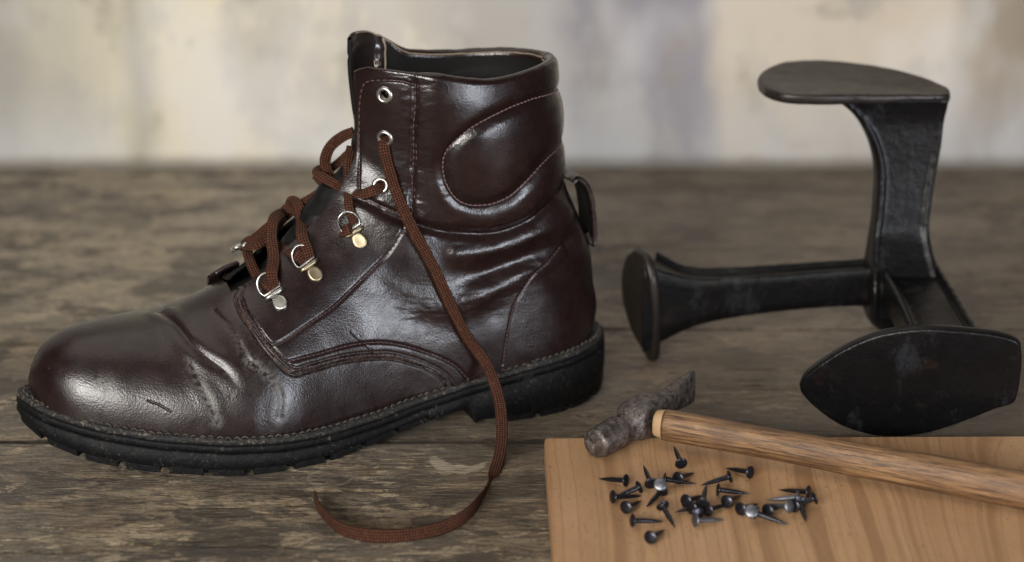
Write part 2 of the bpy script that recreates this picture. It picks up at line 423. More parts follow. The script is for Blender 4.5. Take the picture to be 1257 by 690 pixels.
LOOP = [(0.0269, 0.1265), (0.0235, 0.1286), (0.0184, 0.1258), (0.0144, 0.1197), (0.0122, 0.1109), (0.0110, 0.1001), (0.0107, 0.0914), (0.0123, 0.0862), (0.0159, 0.0885), (0.0185, 0.0941)]
NAILS = [(0.0558,0.7274,0.0424,0.7360), (0.0480,0.7090,0.0654,0.7173), (0.0673,0.7218,0.0649,0.7360), (0.0705,0.7090,0.0730,0.7228), (0.0535,0.6974,0.0640,0.7136), (0.0555,0.6837,0.0785,0.6907), (0.0705,0.6948,0.0741,0.6839), (0.0624,0.6663,0.0690,0.6772), (0.0743,0.7293,0.0787,0.7294), (0.0812,0.7303,0.0900,0.7418), (0.0838,0.7408,0.0818,0.7536), (0.0825,0.7045,0.0907,0.7146), (0.0915,0.7018,0.0758,0.6976), (0.0893,0.6957,0.0939,0.7155), (0.0845,0.6837,0.0986,0.6899), (0.1176,0.7370,0.1067,0.7486), (0.1069,0.7322,0.0905,0.7275), (0.0991,0.7172,0.1151,0.7182), (0.1017,0.7036,0.1115,0.7182), (0.0915,0.6948,0.1008,0.7047), (0.1072,0.6957,0.1165,0.7065), (0.1109,0.6862,0.1120,0.7020), (0.1299,0.6940,0.1189,0.7065), (0.1139,0.6914,0.1243,0.6865), (0.1360,0.7054,0.1229,0.7100), (0.1426,0.7144,0.1296,0.7228), (0.1436,0.7045,0.1369,0.7029), (0.1365,0.7036,0.1367,0.6882), (0.0616,0.7200,0.0515,0.7146), (0.0869,0.6914,0.0811,0.7047), (0.0844,0.6966,0.0947,0.7091), (0.1196,0.6940,0.1296,0.7056), (0.1327,0.6992,0.1453,0.7136), (0.0723,0.7163,0.0662,0.7073)]
SMEAR = [(-0.0429,0.7943), (-0.0435,0.7880), (-0.0406,0.7807), (-0.0353,0.7756), (-0.0289,0.7725), (-0.0226,0.7735), (-0.0171,0.7766), (-0.0142,0.7807), (-0.0185,0.7807), (-0.0248,0.7797), (-0.0308,0.7807), (-0.0357,0.7859), (-0.0390,0.7933)]
M_LEATHER = mat_leather('brown_leather')
M_LEATHER_PAD = mat_leather('soft_brown_leather', rough=.27, coat=.12)
M_LINING = mat_simple('black_lining', (.0045,.004,.004), .75, scale=60, bump=.3, bd=.001, spec=.2)
M_TONGUE = mat_simple('black_tongue_leather', (.004,.0035,.0035), .45, scale=120, bump=.5, bd=.0008, spec=.25)
M_FLAPLINING = mat_simple('glossy_flap_lining', (.020,.014,.013), .25, scale=90, bump=.4, bd=.0008, coat=.4)
M_THREAD = mat_simple('dark_thread', (.050,.024,.027), .7, scale=900)
M_THREADPALE = mat_simple('pale_thread', (.13,.075,.075), .7, scale=900)
M_WELTTHREAD = mat_simple('dusty_thread', (.050,.043,.034), .8, var=.8, scale=120)
M_PIPING = mat_simple('worn_edge', (.20,.155,.115), .6, var=.5, scale=200)

def mat_rubber():
    t = NT('black_rubber'); v = t.mapping()
    n = t.noise(v, 260, 5, .65)
    c = t.mix(n, (.0022,.0022,.0026), (.0070,.0070,.0078))
    dust = t.ramp(t.noise(v, 420, 4, .75), [(.575, 0), (.66, 1)])
    patch = t.ramp(t.noise(v, 50, 3), [(.45, .05), (.62, 1)])
    c = t.mix(t.math('MULTIPLY', t.math('MULTIPLY', dust, patch), .40), c, (.15,.13,.10))
    nrm = t.bump(n, .8, .0010)
    return t.out(c, t.math('ADD', t.math('MULTIPLY', n, .3), .40), nrm, spec=.16)
M_RUBBER = mat_rubber()
def mat_welt():
    t = NT('dirty_welt'); v = t.mapping()
    n = t.noise(v, 500, 5, .7)
    c = t.mix(t.math('MULTIPLY', t.ramp(n, [(.52, 0), (.66, 1)]), t.ramp(t.noise(v, 60, 3), [(.40, .1), (.62, 1)])), (.005,.0045,.0045), (.15,.125,.09))
    return t.out(c, .65, t.bump(n, .9, .0012))
M_WELT = mat_welt()
def mat_lace():
    t = NT('woven_brown_lace')
    uv = t.n('ShaderNodeUVMap', uv_map='UVMap').outputs[0]
    s = t.sep(uv); u, w = s[0], s[1]
    f = 2*math.pi/.0027
    a = t.math('SINE', t.math('MULTIPLY', t.math('ADD', u, w), f))
    b = t.math('SINE', t.math('MULTIPLY', t.math('SUBTRACT', u, w), f))
    d = t.math('MULTIPLY', a, b)
    h = t.math('ADD', t.math('MULTIPLY', d, .5), .5)
    v = t.mapping(); n = t.noise(v, 700, 4, .7)
    c = t.mix(t.ramp(h, [(.25, 0), (.75, 1)]), (.018,.0058,.0030), (.088,.032,.017))
    c = t.mix(t.ramp(n, [(.5, 0), (.75, .6)]), c, (.165,.068,.034))
    nrm = t.bump(t.math('ADD', h, t.math('MULTIPLY', n,   .6)), 1.0, .0010)
    return t.out(c, .85, nrm, spec=.2)
M_LACE = mat_lace()
M_NICKEL = mat_simple('worn_nickel', (.45,.43,.40), .33, var=.15, scale=500, bump=.15, metal=1)
M_BRASS = mat_simple('worn_brassy_metal', (.36,.30,.20), .42, var=.3, scale=350, bump=.25, metal=1)

def mat_iron():
    t = NT('black_cast_iron'); v = t.mapping()
    n = t.noise(v, 160, 6, .65); big = t.noise(v, 22, 4, .6)
    c = t.mix(n, (.0020,.0020,.0024), (.0065,.0062,.0065))
    pale = t.math('MULTIPLY', t.ramp(t.noise(t.mapping((1, 1, .5)), 60, 5, .72), [(.56, 0), (.68, 1)]), .34)
    c = t.mix(t.math('MULTIPLY', pale, .75), c, (.050,.052,.062))
    rust = t.math('MULTIPLY', t.ramp(t.noise(v, 75, 5, .7), [(.58, 0), (.72, 1)]), .22)
    c = t.mix(rust, c, (.045,.026,.018))
    nrm = t.bump(n, .45, .0012); nrm = t.bump(t.noise(v, 700, 3, .6), .25, .0004, nrm)
    return t.out(c, t.math('ADD', t.math('MULTIPLY', big, .30), .17), nrm, metal=.10, spec=.24)
M_IRON = mat_iron()
def mat_iron_plate():
    t = NT('worn_iron_face'); v = t.mapping()
    n = t.noise(v, 120, 6, .65)
    pits = t.ramp(t.noise(t.mapping((1, 3, 1)), 210, 3, .6), [(.62, 0), (.67, 1)])
    c = t.mix(n, (.013,.010,.009), (.040,.031,.027))
    c = t.mix(t.math('MULTIPLY', pits, .8), c, (.006,.005,.005))
    nrm = t.bump(t.math('SUBTRACT', n, pits), .45, .0007)
    return t.out(c, t.math('ADD', t.math('MULTIPLY', n, .3), .24), nrm, metal=.5)
M_IRONPLATE = mat_iron_plate()
def mat_hammer():
    t = NT('pitted_steel'); v = t.mapping()
    n = t.noise(v, 240, 6, .7); big = t.noise(v, 60, 3)
    c = t.mix(t.ramp(n, [(.38, 0), (.62, 1)]), (.030,.024,.022), (.17,.145,.135))
    c = t.mix(t.ramp(big, [(.5, 0), (.7, .7)]), c, (.075,.045,.032))
    sp = t.ramp(t.noise(v, 800, 3), [(.63, 0), (.69, .8)])
    c = t.mix(sp, c, (.34,.31,.29))
    nrm = t.bump(n, .7, .0007)
    return t.out(c, t.math('ADD', t.math('MULTIPLY', n, .35), .30), nrm, metal=.6)
M_HAMMER = mat_hammer()
def mat_handle():
    t = NT('worn_ash_handle')
    v = t.mapping((1, 14, 14)); w = t.mapping()
    g = t.noise(v, 30, 5, .65, .4); st = t.noise(t.mapping((1, 22, 22)), 45, 4, .7)
    c = t.ramp(g, [(.30, (.070,.034,.014)), (.48, (.165,.085,.036)), (.66, (.26,.150,.070))])
    c = t.mix(t.ramp(st, [(.50, 0), (.58, .85)]), c, (.040,.021,.011))
    c = t.mix(t.ramp(t.noise(w, 38, 4), [(.52, 0), (.70, .55)]), c, (.085,.048,.026))
    nrm = t.bump(st, .5, .0008)
    return t.out(c, .48, nrm, spec=.4)
M_HANDLE = mat_handle()
M_ENDGRAIN = mat_simple('pale_cut_wood', (.36,.235,.125), .65, var=.18, scale=300)
M_TACK = mat_simple('blued_steel_tack', (.030,.029,.036), .28, var=.4, scale=900, metal=.8)
M_TACKBRIGHT = mat_simple('bare_steel_tack', (.15,.155,.175), .38, var=.3, scale=900, metal=.85)

def mat_table():
    t = NT('weathered_table_wood')
    rnd = t.n('ShaderNodeObjectInfo').outputs['Random']
    off = t.n('ShaderNodeCombineXYZ'); t.set(off.inputs[0], t.math('MULTIPLY', rnd, 7.0)); t.set(off.inputs[2], t.math('MULTIPLY', rnd, 3.0))
    base_map = t.mapping
    def mp(scale=(1, 1, 1), rot=(0, 0, 0), loc=(0, 0, 0)):
        a = t.n('ShaderNodeVectorMath', operation='ADD'); t.t.links.new(base_map(scale, rot, loc), a.inputs[0]); t.t.links.new(off.outputs[0], a.inputs[1]); return a.outputs[0]
    t.mapping = mp
    v = t.mapping()
    g1 = t.noise(t.mapping((1, 6, 1)), 9, 8, .68, 1.0)
    fib = t.noise(t.mapping((1, 20, 1)), 55, 3, .6, .2)
    mid = t.noise(t.mapping((1, 3.5, 1)), 70, 6, .72, .5)
    iso = t.noise(t.mapping((1, 1.6, 1)), 420, 4, .7)
    stain = t.noise(t.mapping((1, 1.7, 1), loc=(1, 4, 0)), 13, 9, .72, .4)
    stain2 = t.noise(t.mapping((1, 1.5, 1), loc=(6, 2, 0)), 7, 7, .65)
    chip = t.noise(t.mapping((1, 2.4, 1), loc=(4, 0, 3)), 60, 9, .80, .3)
    gate = t.ramp(t.noise(t.mapping((1, 1.3, 1), loc=(8, 3, 0)), 13, 4, .6), [(.44, 0), (.54, 1)])
    crack = t.noise(t.mapping((1, 22, 1)), 10, 3, .6)
    g3 = mid
    c = t.ramp(g1, [(.37, (.080,.047,.024)), (.46, (.21,.140,.076)), (.52, (.39,.285,.165)), (.60, (.54,.42,.265))])
    c = t.mix(t.math('MULTIPLY', rnd, .40), c, (.30,.22,.14))
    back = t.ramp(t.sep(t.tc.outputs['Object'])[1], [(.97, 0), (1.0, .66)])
    c = t.mix(back, c, (.68,.58,.43))  # far planks painted paler, in place of the wall's glancing sheen
    c = t.mix(t.ramp(stain2, [(.47, 0), (.56, .75)]), c, (.165,.145,.108))
    c = t.mix(t.ramp(stain2, [(.38, .6), (.45, 0)]), c, (.46,.36,.235))
    c = t.mix(t.ramp(stain, [(.51, 0), (.54, .85)]), c, (.048,.036,.023))
    c = t.mix(t.ramp(fib, [(.36, .80), (.47, 0)]), c, (.040,.027,.016))
    c = t.mix(t.ramp(fib, [(.56, 0), (.66, .55)]), c, (.42,.33,.21))
    c = t.mix(t.ramp(mid, [(.38, .75), (.46, 0)]), c, (.045,.032,.020))
    c = t.mix(t.math('MULTIPLY', t.ramp(chip, [(.54, 0), (.56, 1)]), gate), c, (.58,.46,.30))
    c = t.mix(t.ramp(chip, [(.385, .9), (.41, 0)]), c, (.030,.022,.015))
    c = t.mix(t.ramp(iso, [(.36, .65), (.52, 0)]), c, (.055,.040,.026))
    c = t.mix(t.ramp(iso, [(.60, 0), (.70, .5)]), c, (.60,.48,.33))
    ck = t.ramp(t.math('ABSOLUTE', t.math('SUBTRACT', crack, .5)), [(.0, .95), (.010, 0)])
    c = t.mix(ck, c, (.014,.010,.007))
    # browner tone to the right, with the light's falloff painted in
    tone = t.ramp(t.math('MULTIPLY', t.math('ADD', t.sep(t.tc.outputs['Object'])[0], .45), 1.3), [(.45, 0), (.75, .60)])
    c = t.mix(tone, c, (.120,.080,.046))
    # dried ring left by a bottle cap, and a few old knots
    xyz = t.sep(t.tc.outputs['Object'])
    def ring(cx, cy, r, w, colr, amt, sx=1.0):
        dx = t.math('MULTIPLY', t.math('SUBTRACT', xyz[0], cx), sx); dy = t.math('SUBTRACT', xyz[1], cy)
        d = t.math('SQRT', t.math('ADD', t.math('MULTIPLY', dx, dx), t.math('MULTIPLY', dy, dy)))
        e = t.math('ABSOLUTE', t.math('SUBTRACT', d, r))
        k = t.math('SUBTRACT', 1.0, t.math('DIVIDE', e, w), clamp=True)
        k = t.math('MULTIPLY', k, t.ramp(g3, [(.40, .15), (.60, 1)]))
        return t.mix(t.math('MULTIPLY', k, amt), colr[0], colr[1])
    def disc(cx, cy):
        dx = t.math('SUBTRACT', xyz[0], cx); dy = t.math('SUBTRACT', xyz[1], cy)
        return t.math('ADD', t.math('SQRT', t.math('ADD', t.math('MULTIPLY', dx, dx), t.math('MULTIPLY', dy, dy))), t.math('MULTIPLY', t.math('SUBTRACT', chip, .5), .014))
    # crescent of dried pale paint
    cres = t.math('MULTIPLY', t.math('LESS_THAN', disc(-0.0276, 0.7876), 0.0158), t.math('GREATER_THAN', disc(-0.0243, 0.7964), 0.0160))
    cres = t.math('MULTIPLY', cres, t.math('LESS_THAN', xyz[1], 0.7931))
    cres = t.math('MULTIPLY', cres, t.ramp(mid, [(.38, .1), (.46, .9)]))
    c = t.mix(cres, c, (.44,.37,.27))
    c = ring(-.0935, .7665, .0112, .0012, (c, (.34,.29,.21)), .9)
    c = ring(-.205, .735, .0, .016, (c, (.018,.013,.010)), .9, .5)
    c = ring(-.145, .688, .0, .010, (c, (.018,.013,.010)), .9, .45)
    c = ring(.006, .716, .0, .006, (c, (.018,.013,.010)), .9, .5)
    c = ring(-.002, .693, .0, .005, (c, (.34,.28,.19)), .8, .6)
    c = t.mix(t.attr('joint_grime_shade'), c, (.012,.009,.007))  # dirt-dark joints; plank sides painted dark in place of gap shade
    h = t.math('ADD', t.math('ADD', t.math('MULTIPLY', fib, .8), t.math('MULTIPLY', mid, .9)), t.math('ADD', t.math('MULTIPLY', chip, .9), t.math('MULTIPLY', iso, .35)))
    h = t.math('SUBTRACT', h, t.math('MULTIPLY', ck, .5))
    nrm = t.bump(h, 1.0, .0035)
    r = t.math('ADD', t.math('MULTIPLY', g1, .42), .18)
    return t.out(c, r, nrm, spec=.5)
M_TABLE = mat_table()
def mat_board():
    t = NT('pale_planed_board')
    xyz = t.sep(t.mapping())
    # growth rings: tight straight lines by the left edge, opening into a long arch further right
    nb = t.noise(t.mapping((1, .35, 1)), 8, 3)
    dx = t.math('SUBTRACT', xyz[0], .26); dy = t.math('MULTIPLY', t.math('ADD', xyz[1], .36), .20)
    d = t.math('SQRT', t.math('ADD', t.math('MULTIPLY', dx, dx), t.math('MULTIPLY', dy, dy)))
    ph = t.math('ADD', t.math('MULTIPLY', d, 100), t.math('MULTIPLY', nb, 2.6))
    def line(scale, w):
        x = t.n('ShaderNodeTexNoise', noise_dimensions='1D'); t.t.links.new(t.math('ADD', ph, w), x.inputs['W'])
        x.inputs['Scale'].default_value = scale; x.inputs['Detail'].default_value = 1.5; return x.outputs['Fac']
    l1 = line(.9, 0.0); l2 = line(2.6, 9.0)
    fib = t.noise(t.mapping((1, .05, 1)), 520, 4, .65); big = t.noise(t.mapping(), 14, 3); pore = t.noise(t.mapping((1, .10, 1)), 1100, 3, .7)
    c = t.ramp(l1, [(.36, (.245,.128,.058)), (.46, (.38,.22,.110)), (.60, (.42,.25,.130))])
    c = t.mix(t.ramp(l1, [(.50, 0), (.525, .55), (.535, .45), (.58, 0)]), c, (.20,.10,.046))
    c = t.mix(t.ramp(l2, [(.56, 0), (.62, .30), (.66, 0)]), c, (.19,.094,.042))
    c = t.mix(t.math('MULTIPLY', fib, .40), c, (.44,.275,.15))
    c = t.mix(t.ramp(pore, [(.58, 0), (.68, .5)]), c, (.16,.085,.042))
    c = t.mix(t.ramp(big, [(.45, 0), (.70, .35)]), c, (.27,.15,.072))
    w = l1
    sp = t.ramp(t.noise(t.mapping(), 260, 2), [(.70, 0), (.73, .6)])
    c = t.mix(sp, c, (.08,.040,.020))
    return t.out(c, .50, t.bump(t.math('ADD', fib, t.math('MULTIPLY', w, -.4)), .3, .0005), spec=.35)
M_BOARD = mat_board()
def mat_wall():
    t = NT('mottled_plaster'); v = t.mapping()
    n = t.noise(v, 3.2, 5, .6, .3); f = t.noise(v, 16, 4, .6); vert = t.noise(t.mapping((1, 1, .22)), 11, 4, .55)
    xyz = t.sep(t.tc.outputs['Object'])
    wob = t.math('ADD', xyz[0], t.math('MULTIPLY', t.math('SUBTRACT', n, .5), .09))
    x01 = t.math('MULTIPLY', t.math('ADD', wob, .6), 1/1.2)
    #            left to right over the visible strip, dark brown at the right end
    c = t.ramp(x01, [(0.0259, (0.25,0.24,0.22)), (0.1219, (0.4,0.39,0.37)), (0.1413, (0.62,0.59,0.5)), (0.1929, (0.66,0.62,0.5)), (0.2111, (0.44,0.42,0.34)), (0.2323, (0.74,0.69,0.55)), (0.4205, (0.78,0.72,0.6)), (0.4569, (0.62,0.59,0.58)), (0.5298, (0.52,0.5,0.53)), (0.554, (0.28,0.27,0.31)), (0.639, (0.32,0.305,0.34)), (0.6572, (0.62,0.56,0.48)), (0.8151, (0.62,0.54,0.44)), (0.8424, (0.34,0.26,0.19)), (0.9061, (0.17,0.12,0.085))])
    c = t.mix(t.ramp(vert, [(.48, 0), (.62, .38)]), c, (.40,.385,.33))
    c = t.mix(t.ramp(f, [(.56, 0), (.66, .6)]), c, (.34,.31,.26))
    blot = t.noise(t.mapping((1, 1, .7), loc=(2, 7, 4)), 6, 6, .7)
    c = t.mix(t.ramp(blot, [(.49, 0), (.57, .6)]), c, (.44,.43,.41))
    pale = t.math('MULTIPLY', t.ramp(t.noise(t.mapping((1, 1, .6), loc=(5, 2, 1)), 8, 3), [(.52, 0), (.68, 1)]), .5)
    c = t.mix(pale, c, (.74,.74,.76))
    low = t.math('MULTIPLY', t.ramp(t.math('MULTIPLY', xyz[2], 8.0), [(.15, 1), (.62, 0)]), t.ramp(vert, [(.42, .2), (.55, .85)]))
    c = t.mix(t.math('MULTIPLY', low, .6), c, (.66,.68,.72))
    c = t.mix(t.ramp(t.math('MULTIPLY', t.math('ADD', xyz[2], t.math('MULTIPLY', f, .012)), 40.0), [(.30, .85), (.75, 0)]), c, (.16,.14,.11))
    c = t.mix(1.0, c, (.80,.78,.75), 'MULTIPLY')
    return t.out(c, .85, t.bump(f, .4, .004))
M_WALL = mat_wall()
M_GAP = mat_simple('dark_underside_wood', (.020,.015,.011), .8)
M_PAINT = mat_simple('dried_white_paint', (.40,.35,.27), .8, var=.6, scale=300, bump=.6, bd=.0006)
# ---------------------------------------------------------------- the boot
boot = empty('leather_boot', tuple(BO), (0, 0, math.pi+BA))
tag(boot, 'dark brown leather work boot, unlaced at the top, standing on the planks', 'boot')

def feat3d(name, side):
    L = np.array(FEATURES[name]); 
    return boot_base(L[:, 0], L[:, 1], side)
def seg_dist(P, L):
    """distance from points (...,3) to the polyline L"""
    sh = P.shape[:-1]; X = P.reshape(-1, 3).astype(np.float32); best = np.full(len(X), 1e9, np.float32)
    lo = L.min(0)-.03; hi = L.max(0)+.03
    idx = np.where(((X > lo) & (X < hi)).all(1))[0]; Y = X[idx]; bb = np.full(len(Y), 1e9, np.float32)
    for i in range(len(L)-1):
        a = L[i]; d = L[i+1]-a; t = np.clip(((Y-a)@d)/max(d@d, 1e-12), 0, 1)
        q = Y-a-t[:, None]*d; bb = np.minimum(bb, np.sqrt((q*q).sum(1)))
    best[idx] = bb
    return best.reshape(sh)
def smooth_poly(L, n=6):
    return catmull(np.asarray(L, float), max(np.linalg.norm(np.diff(L, axis=0), axis=1).mean()/n, 1e-5))
QE = np.array(FEATURES['quarter_edge']); CS = np.array(FEATURES['collar_seam']); PN = np.array(FEATURES['panel'])
def s_quarter(phi):
    o = np.argsort(QE[:, 1]); return np.interp(phi, QE[o, 1], QE[o, 0], right=QE[o[-1], 0])
def s_collar(phi):
    return np.interp(phi, CS[:, 1], CS[:, 0])
def phi_facing(s):
    L = np.array(FEATURES['facing_seam'][2:]+FEATURES['facing_line'][:5][::-1]); o = np.argsort(L[:, 0])
    return np.interp(s, L[o, 0], L[o, 1])
def in_poly(s, p, poly):
    ins = np.zeros(s.shape, bool); n = len(poly)
    for i in range(n):
        x1, y1 = poly[i]; x2, y2 = poly[(i+1) % n]
        c = ((y1 > p) != (y2 > p)) & (s < (x2-x1)*(p-y1)/((y2-y1) if y2 != y1 else 1e-12)+x1)
        ins ^= c
    return ins
PANEL_POLY = [(PN[0, 0], 4.0)]+[tuple(x) for x in PN]+[(PN[-1, 0], 4.0)]

def displace(S, PH, side):
    P = boot_base(S, PH, side); N = grid_normals(P, side)
    D = {k: seg_dist(P, smooth_poly(feat3d(k, side))) for k in FEATURES}
    d = np.zeros(S.shape)
    dq = D['quarter_edge']; sg = np.where(S > s_quarter(PH), 1.0, -1.0)
    d += .0013*sstep(-.0005, .0004, dq*sg)
    d -= .0007*np.exp(-((dq*sg+.0010)/.0007)**2)
    d -= .0006*np.exp(-((dq*sg-.0028)/.0007)**2)*(sg > 0)
    def groove(k, dep, w): return -dep*np.exp(-(D[k]/w)**2)
    d += groove('quarter_seam', .0007, .0009)+groove('facing_seam', .0006, .0008)
    d += groove('counter', .0004, .0007)+groove('facing_line', .0010, .0016)+groove('front_line', .0006, .0008)
    d += groove('strap_top', .0008, .0009)
    # panel insets: each overlaid panel sits a little proud next to its seam
    # padded collar
    above = (S > s_collar(PH)) & (PH > phi_facing(S))
    dl = np.minimum(np.minimum(D['collar_seam'], D['facing_line']), .05)
    d += np.where(above, .0026*(1-np.exp(-(dl/.0065)**1.4)), 0)-.0014*sstep(.62, .75, S)
    inp = in_poly(S, PH, PANEL_POLY)
    dp = np.minimum(D['panel'], .05)
    d += np.where(inp, .0015*(1-np.exp(-(dp/.0085)**1.6)), 0)
    d -= .0015*np.exp(-(dp/.0036)**2)+.0006*np.exp(-(dp/.0009)**2)
    d -= .0022*np.exp(-(D['collar_seam']/.0028)**2)
    # wear folds at the ankle
    fr = sstep(1.10, 1.60, PH); d -= fr*.0030*np.exp(-(D['valley_ankle']/.0060)**2)
    d += sstep(1.2, 1.6, PH)*.0020*np.exp(-(D['ridge_ankle']/.0065)**2)
    d -= .0008*np.exp(-(D['valley_low']/.0080)**2)
    d += .0018*np.exp(-(D['ridge_up']/.0050)**2)
    d -= .0005*np.exp(-(D['valley_front']/.0070)**2)
    # vamp creases
    fa = 1-sstep(.75, 1.2, PH); d -= fa*.0007*np.exp(-(D['crease_a']/.0018)**2); d += fa*.0007*np.exp(-((D['crease_a']-.0045)/.0035)**2)
    d -= .0001*np.exp(-(D['crease_b']/.0014)**2); d += .0001*np.exp(-((D['crease_b']-.004)/.003)**2)
    d -= .0002*np.exp(-(D['crease_c']/.0016)**2); d += .0001*np.exp(-((D['crease_c']-.004)/.003)**2)
    d -= .0004*np.exp(-(D['crease_d']/.0016)**2)
    d -= .0003*np.exp(-(D['toe_scratch']/.0004)**2)+.0003*np.exp(-(D['tear']/.0004)**2)
    # soft unevenness of worn leather, finer puckers by the seams
    soft = fbm(P*38, 3, 3)
    d += soft*.0004*(.4+.6*sstep(.20, .34, S))
    wr = fbm(P*np.array([120, 120, 300]), 3, 9)
    near_seam = np.exp(-(D['facing_line']/.010)**2)+np.exp(-(D['collar_seam']/.008)**2)+.8*np.exp(-(D['ridge_ankle']/.015)**2)+.5*np.exp(-(D['panel']/.006)**2)
    d += wr*.00045*np.clip(near_seam, 0, 1.2)
    wv = fbm(P*np.array([260, 200, 120]), 3, 19)
    d += wv*.0001*np.clip(np.exp(-(D['crease_a']/.012)**2)+np.exp(-(D['crease_c']/.010)**2), 0, 1)
    d *= sstep(0, .03, S)
    Q = P+N*d[..., None]
    wear = np.exp(-(D['crease_b']/.0028)**2)+.9*np.exp(-(D['crease_c']/.0028)**2)+.8*np.exp(-(D['crease_d']/.003)**2)*(PH > .5)+.35*np.exp(-(D['crease_a']/.0022)**2)*(PH > .8)
    wear = wear*sstep(.35, 1.2, PH)+.25*np.exp(-(np.minimum(dq, 1)/.004)**2)
    toe = np.exp(-(((S-.115)/.015)**2+((PH-1.0)/.10)**2))
    wear = np.clip(wear+.8*toe, 0, 1)
    edge = .6*np.exp(-((dq*sg+.0001)/.00045)**2)*sstep(-.35, .35, fbm(P*300, 2, 5))
    return Q, np.clip(wear, 0, 1), np.clip(edge, 0, 1)

NC = 0.06   # share of the columns kept for the strip between ridge and quarter edge
def phi_of(s, u, side):
    g = facing_phi(s, side)
    return np.where(u < NC, g*u/NC, g+(math.pi-g)*(u-NC)/(1-NC))
def u_of(s, phi, side):
    g = facing_phi(s, side)
    return np.where(phi < g, phi/g*NC, NC+(phi-g)/(math.pi-g)*(1-NC))
def build_side(side, ns, nu):
    s = np.linspace(0, 1, ns); u = np.linspace(0, 1, nu); u[int(round(NC*(nu-1)))] = NC
    S = np.repeat(s[:, None], nu, 1); U = np.repeat(u[None], ns, 0); PH = phi_of(S, U, side)
    Q, wear, edge = displace(S, PH, side)
    return dict(s=s, u=u, S=S, U=U, PH=PH, Q=Q, N=grid_normals(Q, side), wear=wear, edge=edge, side=side)
GN = build_side(1, 820, 451)
GF = build_side(-1, 320, 151)

def sample(G, s, phi):
    s = np.atleast_1d(s).astype(float); phi = np.atleast_1d(phi).astype(float)
    u = np.clip(u_of(s, phi, G['side']), 0, 1)
    x = np.clip(s*(len(G['s'])-1), 0, len(G['s'])-1.001); y = np.clip(u*(len(G['u'])-1), 0, len(G['u'])-1.001)
    i = x.astype(int); j = y.astype(int); fx = (x-i)[:, None]; fy = (y-j)[:, None]
    def bl(A): return (A[i, j]*(1-fx)+A[i+1, j]*fx)*(1-fy)+(A[i, j+1]*(1-fx)+A[i+1, j+1]*fx)*fy
    P = bl(G['Q']); N = bl(G['N']); N /= np.linalg.norm(N, axis=1, keepdims=True)
    return P, N

# split each side's skin into its leather panels
def split_side(G):
    n, m = G['S'].shape; side = G['side']
    F = grid_faces(n, m, flip=(side < 0))
    i = np.repeat(np.arange(n-1), m-1); j = np.tile(np.arange(m-1), n-1)
    S = .25*(G['S'][i, j]+G['S'][i+1, j]+G['S'][i, j+1]+G['S'][i+1, j+1]); PH = .25*(G['PH'][i, j]+G['PH'][i+1, j]+G['PH'][i, j+1]+G['PH'][i+1, j+1])
    C3 = .25*(G['Q'][i, j]+G['Q'][i+1, j]+G['Q'][i, j+1]+G['Q'][i+1, j+1])
    Uc = .5*(G['U'][i, j]+G['U'][i, j+1])
    keep = (S < S_THROAT) | (Uc > NC)
    for (es, ep, sd) in EYELETS:
        if sd == side:
            c = sample(G, es, ep)[0][0]; keep &= ((C3-c)**2).sum(1) > .0024**2
    # the last rows under the foot are inside the sole
    quarter = S > s_quarter(PH)
    collar = quarter & (S > s_collar(PH)) & (PH > phi_facing(S))
    panel = collar & in_poly(S, PH, PANEL_POLY)
    facing = quarter & (PH < phi_facing(S)) & ~collar
    CO = np.array(FEATURES['counter']); o = np.argsort(CO[:, 0])
    counter = quarter & ~collar & ~facing & (S > CO[:, 0].min()-.04) & (PH > np.interp(S, CO[o, 0], CO[o, 1]))
    parts = {'vamp': ~quarter, 'lace_facing': facing, 'collar': collar & ~panel, 'padded_panel': panel, 'heel_counter': counter}
    rest = keep.copy()
    for k in parts: rest &= ~parts[k]
    parts['quarter'] = rest
    V = G['Q'].reshape(-1, 3); N = G['N'].reshape(-1, 3)
    fn = np.cross(V[F[:, 1]]-V[F[:, 0]], V[F[:, 3]]-V[F[:, 0]])
    if np.median((fn*N[F[:, 0]]).sum(1)) < 0: F = F[:, ::-1].copy()
    for k, mk in parts.items():
        f = F[mk & keep]
        if not len(f): continue
        ids, inv = np.unique(f.ravel(), return_inverse=True)
        me = mesh_np(k, V[ids], inv.reshape(-1, 4).astype(np.int32), (M_LEATHER_PAD if k in ('collar', 'padded_panel') else M_LEATHER,), True,
                     attrs={'wear': G['wear'].reshape(-1)[ids], 'edge': G['edge'].reshape(-1)[ids]}, normals=N[ids])
        obj(k, me, boot)
split_side(GN); split_side(GF)

